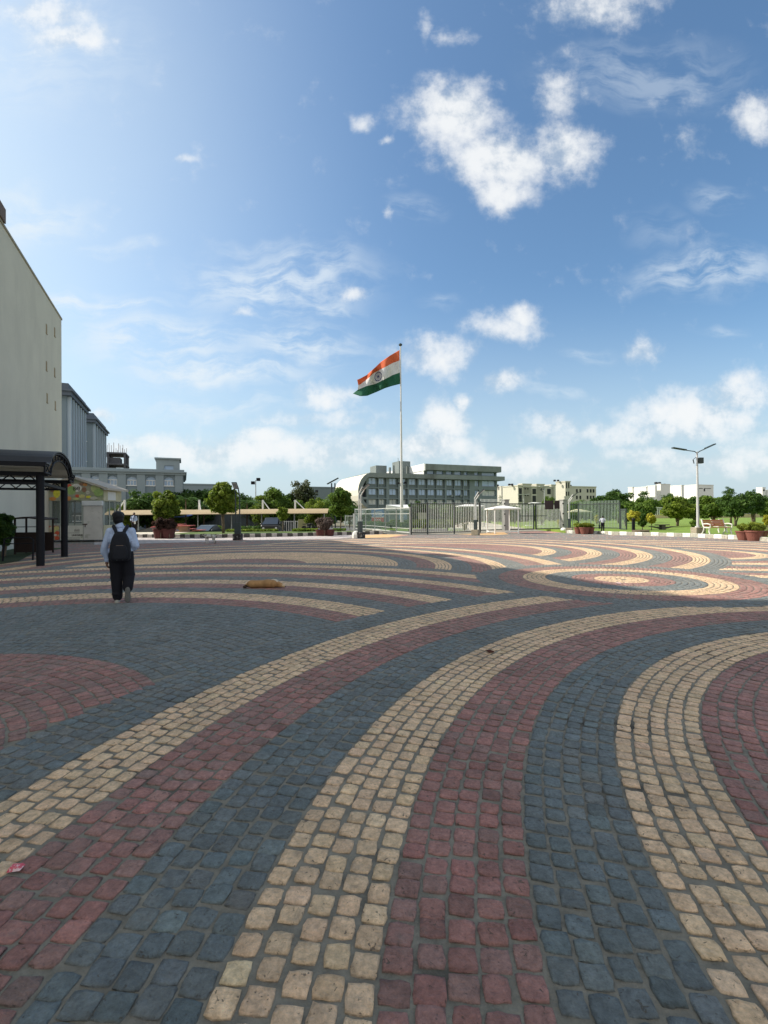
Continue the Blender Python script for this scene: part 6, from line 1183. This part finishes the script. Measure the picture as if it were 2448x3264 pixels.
    def pack(nm, pts, y0, y1, bev, cx=.005):
        M_ = Matrix(((1, 0, 0, cx), (0, 0, -1, 0), (0, 1, 0, 0), (0, 0, 0, 1))); full = pts+[(-a_, b_) for a_, b_ in reversed(pts)]
        o = MB().prism(full, -y1, -y0, M=M_).build(nm, BP, t2, smooth=True, bevel=bev); o.modifiers['bevel'].segments = 4; o.modifiers['bevel'].angle_limit = R(50); return o
    pack('bag', [(.14, .76), (.185, .80), (.192, .92), (.180, 1.04), (.150, 1.16), (.105, 1.25), (.05, 1.285)], -.285, -.085, .055)
    pack('front_pocket', [(.10, .79), (.135, .82), (.14, .92), (.125, 1.0), (.09, 1.05)], -.325, -.27, .03)
    for s in (-1, 1):
        MB().path([(s*.055, -.20, 1.22), (s*.085, -.12, 1.31), (s*.125, -.04, 1.375), (s*.13, .05, 1.345)], [.030, .034, .034, .032], 8).build('strap', BP, t2, smooth=True)
        MB().path([(s*.06+.005, -.300, 1.03), (s*.075+.005, -.302, .97), (s*.085+.005, -.295, .90)], .006, 6).build('trim', mat('trim_grey', (.16, .16, .17), .5, 0), t2)
        MB().path([(s*.05+.005, -.30, .78), (s*.075+.005, -.295, .82)], .004, 6).build('trim', MATS['trim_grey'], t2)
    MB().box(-.06, .07, -.318, -.302, 1.032, 1.046).build('zip_band', mat('zip_tan', (.22, .15, .10), .6, .1, 20), t2)
    t2.scale = (.88, .95, 1)
person_walker()
def standing(label, x, y, z, H, rz, shirt, trs, arms, name='person', hairc=None, cap=None, vox=.016):
    k = H/1.7; t = thing(name, label, 'person', (x, y, z), rz); V_ = lambda a, b_, c: Vector((a*k, b_*k, c*k)); hd = V_(0, 0, 1.59); shl, shr = V_(-.19, 0, 1.38), V_(.19, 0, 1.38); el, er, wl, wr = [V_(*a) for a in arms]; hl, hr, kl, kr, al, ar_ = V_(-.09, 0, .9), V_(.09, 0, .9), V_(-.1, 0, .48), V_(.1, 0, .48), V_(-.1, .0, .08), V_(.1, .0, .08)
    q = k
    bd = [('e', hd, (.078*q, .09*q, .112*q)), ('c', V_(0, 0, 1.42), hd-V_(0, 0, .06), .055*q, .052*q), ('c', V_(0, 0, .95), V_(0, 0, 1.33), .12*q, .12*q), ('c', shl, el, .045*q, .036*q), ('c', el, wl, .035*q, .024*q), ('c', shr, er, .045*q, .036*q), ('c', er, wr, .035*q, .024*q), ('c', hl, kl, .08*q, .055*q), ('c', kl, al, .05*q, .036*q), ('c', hr, kr, .08*q, .055*q), ('c', kr, ar_, .05*q, .036*q), ('e', hd+V_(0, -.092, -.02), (.015*q, .02*q, .024*q)), ('e', hd+V_(0, -.08, -.06), (.028*q, .014*q, .01*q)), ('e', hd+V_(.08, 0, -.01), (.012*q, .02*q, .03*q)), ('e', hd+V_(-.08, 0, -.01), (.012*q, .02*q, .03*q))]
    bd += hand(wl, (wl-el).normalized(), 1, k)+hand(wr, (wr-er).normalized(), -1, k); blob('body', bd, SKIN, t, .010, 2)
    for s in (-.03, .03): MB().ell(hd+V_(s, -.082, .005), (.012*k, .008*k, .008*k)).build('eye', MATS['eye_white'], t, smooth=True)
    blob('hair', [('e', hd+V_(0, .022, .035), (.088*q, .092*q, .098*q))], HAIR, t, .012, 2)
    blob('shirt', [('c', V_(0, 0, 1.02), V_(0, 0, 1.28), .14*q, .155*q), ('c', shl*.8+V_(0, 0, .27), shr*.8+V_(0, 0, .27), .07*q, .07*q), ('c', shl, el, .068*q, .058*q), ('c', el, lerp(el, wl, .85), .056*q, .045*q), ('c', shr, er, .068*q, .058*q), ('c', er, lerp(er, wr, .85), .056*q, .045*q), ('c', V_(0, 0, 1.38), V_(0, 0, 1.46), .08*q, .07*q)], shirt, t, vox, 3)
    blob('trousers', [('c', V_(-.06, 0, .95), V_(.06, 0, .95), .12*q, .12*q), ('c', hl, kl, .105*q, .08*q), ('c', kl, al, .08*q, .068*q), ('c', hr, kr, .105*q, .08*q), ('c', kr, ar_, .08*q, .068*q)], trs, t, vox, 3)
    for s in (al, ar_): blob('shoe', [('e', s+V_(0, -.06, -.04), (.045*q, .12*q, .04*q))], SHOE, t, vox, 1)
    if cap: blob('cap', [('e', hd+V_(0, .01, .06), (.09*q, .1*q, .075*q)), ('e', hd+V_(0, -.1, .05), (.07*q, .07*q, .012*q))], cap, t, .014, 1)
    return t
xm, _ = P(427, 1700, 34.2); zt_ = P(427, 1637, 34.2)[1]; 
mn = standing('man in light blue shirt with a shoulder bag behind the left kerb', xm, 37.0, P(427, 1637, 37.0)[1]-1.66, 1.66, R(-12), SHIRT, TRS, ((-.26, -.02, 1.14), (.26, .0, 1.14), (-.12, -.16, 1.06), (.20, -.2, .98)))
xm = P(427, 1650, 37)[0]; mn.location.x = xm; zb_ = mn.location.z
sheet('walkway', [(xm-6, 35.7), (xm+3, 36.3), (xm+3, 41), (xm-6, 41)], .235 if zb_ > .2 else max(zb_, .232), PALE)
mn.location.z = .235; 
t = thing('shoulder_bag', 'dark bag with blue straps on the man behind the kerb', 'bag', (xm, 37.0, .235), R(-12)); blob('bag', [('e', Vector((-.24, .06, 1.0)), (.10, .09, .17))], BP, t, .015, 2)
for s in (-1, 1): MB().path([(s*.12, -.15, 1.02), (s*.125, -.165, 1.25), (s*.12, -.07, 1.43), (s*.11, .1, 1.38)], .024, 6).build('strap', mat('strap_navy', (.03, .04, .10), .8, 0), t)
b = MB(); b.box(.18, .30, -.34, -.30, .78, 1.0); o = b.build('white_cup', WHT, bevel=.01); o.location = (xm, 37, .235); tag(o, 'white cup held by the man behind the kerb', 'cup')
xg, yg = G(1898, 1692.5, .2); standing('guard in pale grey shirt and black trousers standing on the kerb by the pots', xg, yg-1.2, .2, P(1898, 1645, yg-1.2)[1]-.2, R(160), mat('shirt_grey', (.50, .52, .58), .85, .05, 6), TRS, ((-.27, .03, 1.14), (.27, .03, 1.14), (-.06, -.2, 1.10), (.06, -.2, 1.08)))
xh, zh = P(371, 1624, 40); standing('man in a dark cap glimpsed between the kiosk and the walker', xh, 40.0, zh-1.72, 1.7, R(20), mat('shirt_lilac', (.45, .38, .40), .85, .05), TRS, ((-.25, -.02, 1.1), (.25, .0, 1.1), (-.2, -.1, .85), (.20, -.1, .85)), cap=mat('cap_black', (.02, .018, .025), .8, 0))
# sleeping dog: spine to the camera, head to the right, lying on its side
TAN = mat('fur_tan', (.42, .235, .10), .95, .16, 9, .6, 90, stain=((.62, .48, .30), 4, .58, .72, (1, 1, 1))); WF = mat('fur_white', (.62, .55, .43), .95, .12, 12, .5, 90); DKF = mat('fur_dark', (.05, .03, .02), .95, .1)
x, y = G(846, 1876); t = thing('sleeping_dog', 'tan dog asleep on its side on the paving, head to the right', 'dog', (x, y, .01), R(-2))
dg = [('c', Vector((-.30, .05, .078)), Vector((.16, .055, .084)), .083, .086), ('e', Vector((-.30, .05, .083)), (.115, .10, .083)), ('e', Vector((-.14, .05, .080)), (.14, .095, .078)), ('e', Vector((.04, .05, .092)), (.15, .10, .09)), ('e', Vector((.15, .06, .088)), (.10, .10, .085)), ('c', Vector((.18, .05, .085)), Vector((.29, .03, .070)), .065, .055), ('e', Vector((.31, .02, .062)), (.062, .055, .055)), ('c', Vector((.33, .01, .055)), Vector((.415, -.02, .035)), .040, .022),
      ('c', Vector((-.32, .08, .08)), Vector((-.22, .26, .05)), .07, .04), ('c', Vector((-.22, .26, .05)), Vector((-.34, .36, .03)), .034, .022), ('c', Vector((-.34, .36, .03)), Vector((-.30, .44, .02)), .022, .018), ('c', Vector((-.34, .06, .06)), Vector((-.30, .24, .03)), .06, .035), ('c', Vector((-.30, .24, .03)), Vector((-.42, .30, .02)), .03, .02),
      ('c', Vector((.14, .10, .06)), Vector((.20, .28, .04)), .05, .03), ('c', Vector((.20, .28, .04)), Vector((.15, .40, .02)), .027, .02), ('c', Vector((.15, .10, .05)), Vector((.27, .24, .025)), .045, .028), ('c', Vector((.27, .24, .025)), Vector((.25, .36, .02)), .025, .018), ('c', Vector((-.40, .04, .07)), Vector((-.455, .02, .03)), .035, .03)]
blob('body', dg, TAN, t, .009, 5)
blob('tail', [('c', Vector((-.40, .03, .05)), Vector((-.455, -.02, .03)), .032, .028), ('c', Vector((-.455, -.02, .03)), Vector((-.40, -.06, .022)), .026, .015)], DKF, t, .008, 2)
blob('neck_ruff', [('e', Vector((.16, .085, .135)), (.10, .06, .045)), ('e', Vector((.24, .06, .11)), (.05, .05, .04))], WF, t, .008, 3)
for yy_, z_ in ((-.02, .095), (.05, .11)): blob('ear', [('c', Vector((.275, yy_, z_)), Vector((.255, yy_-.01, z_+.035)), .022, .007)], TAN, t, .006, 1)
MB().ell((.433, -.025, .033), (.014, .013, .011)).build('nose', mat('nose_black', (.01, .01, .01), .3, 0), t, smooth=True)
MB().ell((.36, -.026, .058), (.008, .006, .004)).build('eye', MATS['nose_black'], t, smooth=True)
# standing dog
x, y = G(668, 1734); t = thing('standing_dog', 'white and grey stray dog standing side on near the left kerb', 'dog', (x, y, 0), R(4)); k = 1.0
sd = [('e', Vector((.20, 0, .43)), (.15, .10, .105)), ('e', Vector((.0, 0, .43)), (.17, .10, .10)), ('e', Vector((-.16, 0, .44)), (.14, .105, .125)), ('c', Vector((-.22, 0, .48)), Vector((-.30, -.03, .50)), .075, .06), ('e', Vector((-.335, -.05, .50)), (.07, .06, .06)), ('c', Vector((-.36, -.08, .49)), Vector((-.40, -.15, .46)), .035, .025),
      ('c', Vector((-.17, -.06, .38)), Vector((-.18, -.06, .19)), .05, .028), ('c', Vector((-.18, -.06, .19)), Vector((-.17, -.06, .02)), .026, .02), ('c', Vector((-.12, .06, .38)), Vector((-.10, .06, .19)), .05, .028), ('c', Vector((-.10, .06, .19)), Vector((-.11, .06, .02)), .026, .02),
      ('c', Vector((.24, -.06, .40)), Vector((.19, -.06, .26)), .075, .045), ('c', Vector((.19, -.06, .26)), Vector((.29, -.06, .15)), .038, .024), ('c', Vector((.29, -.06, .15)), Vector((.27, -.06, .02)), .024, .02), ('c', Vector((.26, .06, .40)), Vector((.23, .06, .26)), .075, .045), ('c', Vector((.23, .06, .26)), Vector((.33, .06, .15)), .038, .024), ('c', Vector((.33, .06, .15)), Vector((.31, .06, .02)), .024, .02)]
blob('body', sd, mat('fur_patchy', (.52, .50, .44), .95, .1, 8, stain=((.13, .11, .09), 5.5, .52, .58, (1, 1, 1))), t, .012, 4)
blob('tail', [('c', Vector((.33, 0, .47)), Vector((.40, 0, .50)), .025, .018), ('c', Vector((.40, 0, .50)), Vector((.40, 0, .58)), .018, .010)], WF, t, .01, 2)
for yy_ in (-.09, -.01): blob('ear', [('c', Vector((-.31, yy_, .545)), Vector((-.29, yy_, .585)), .022, .01)], DKF, t, .008, 1)
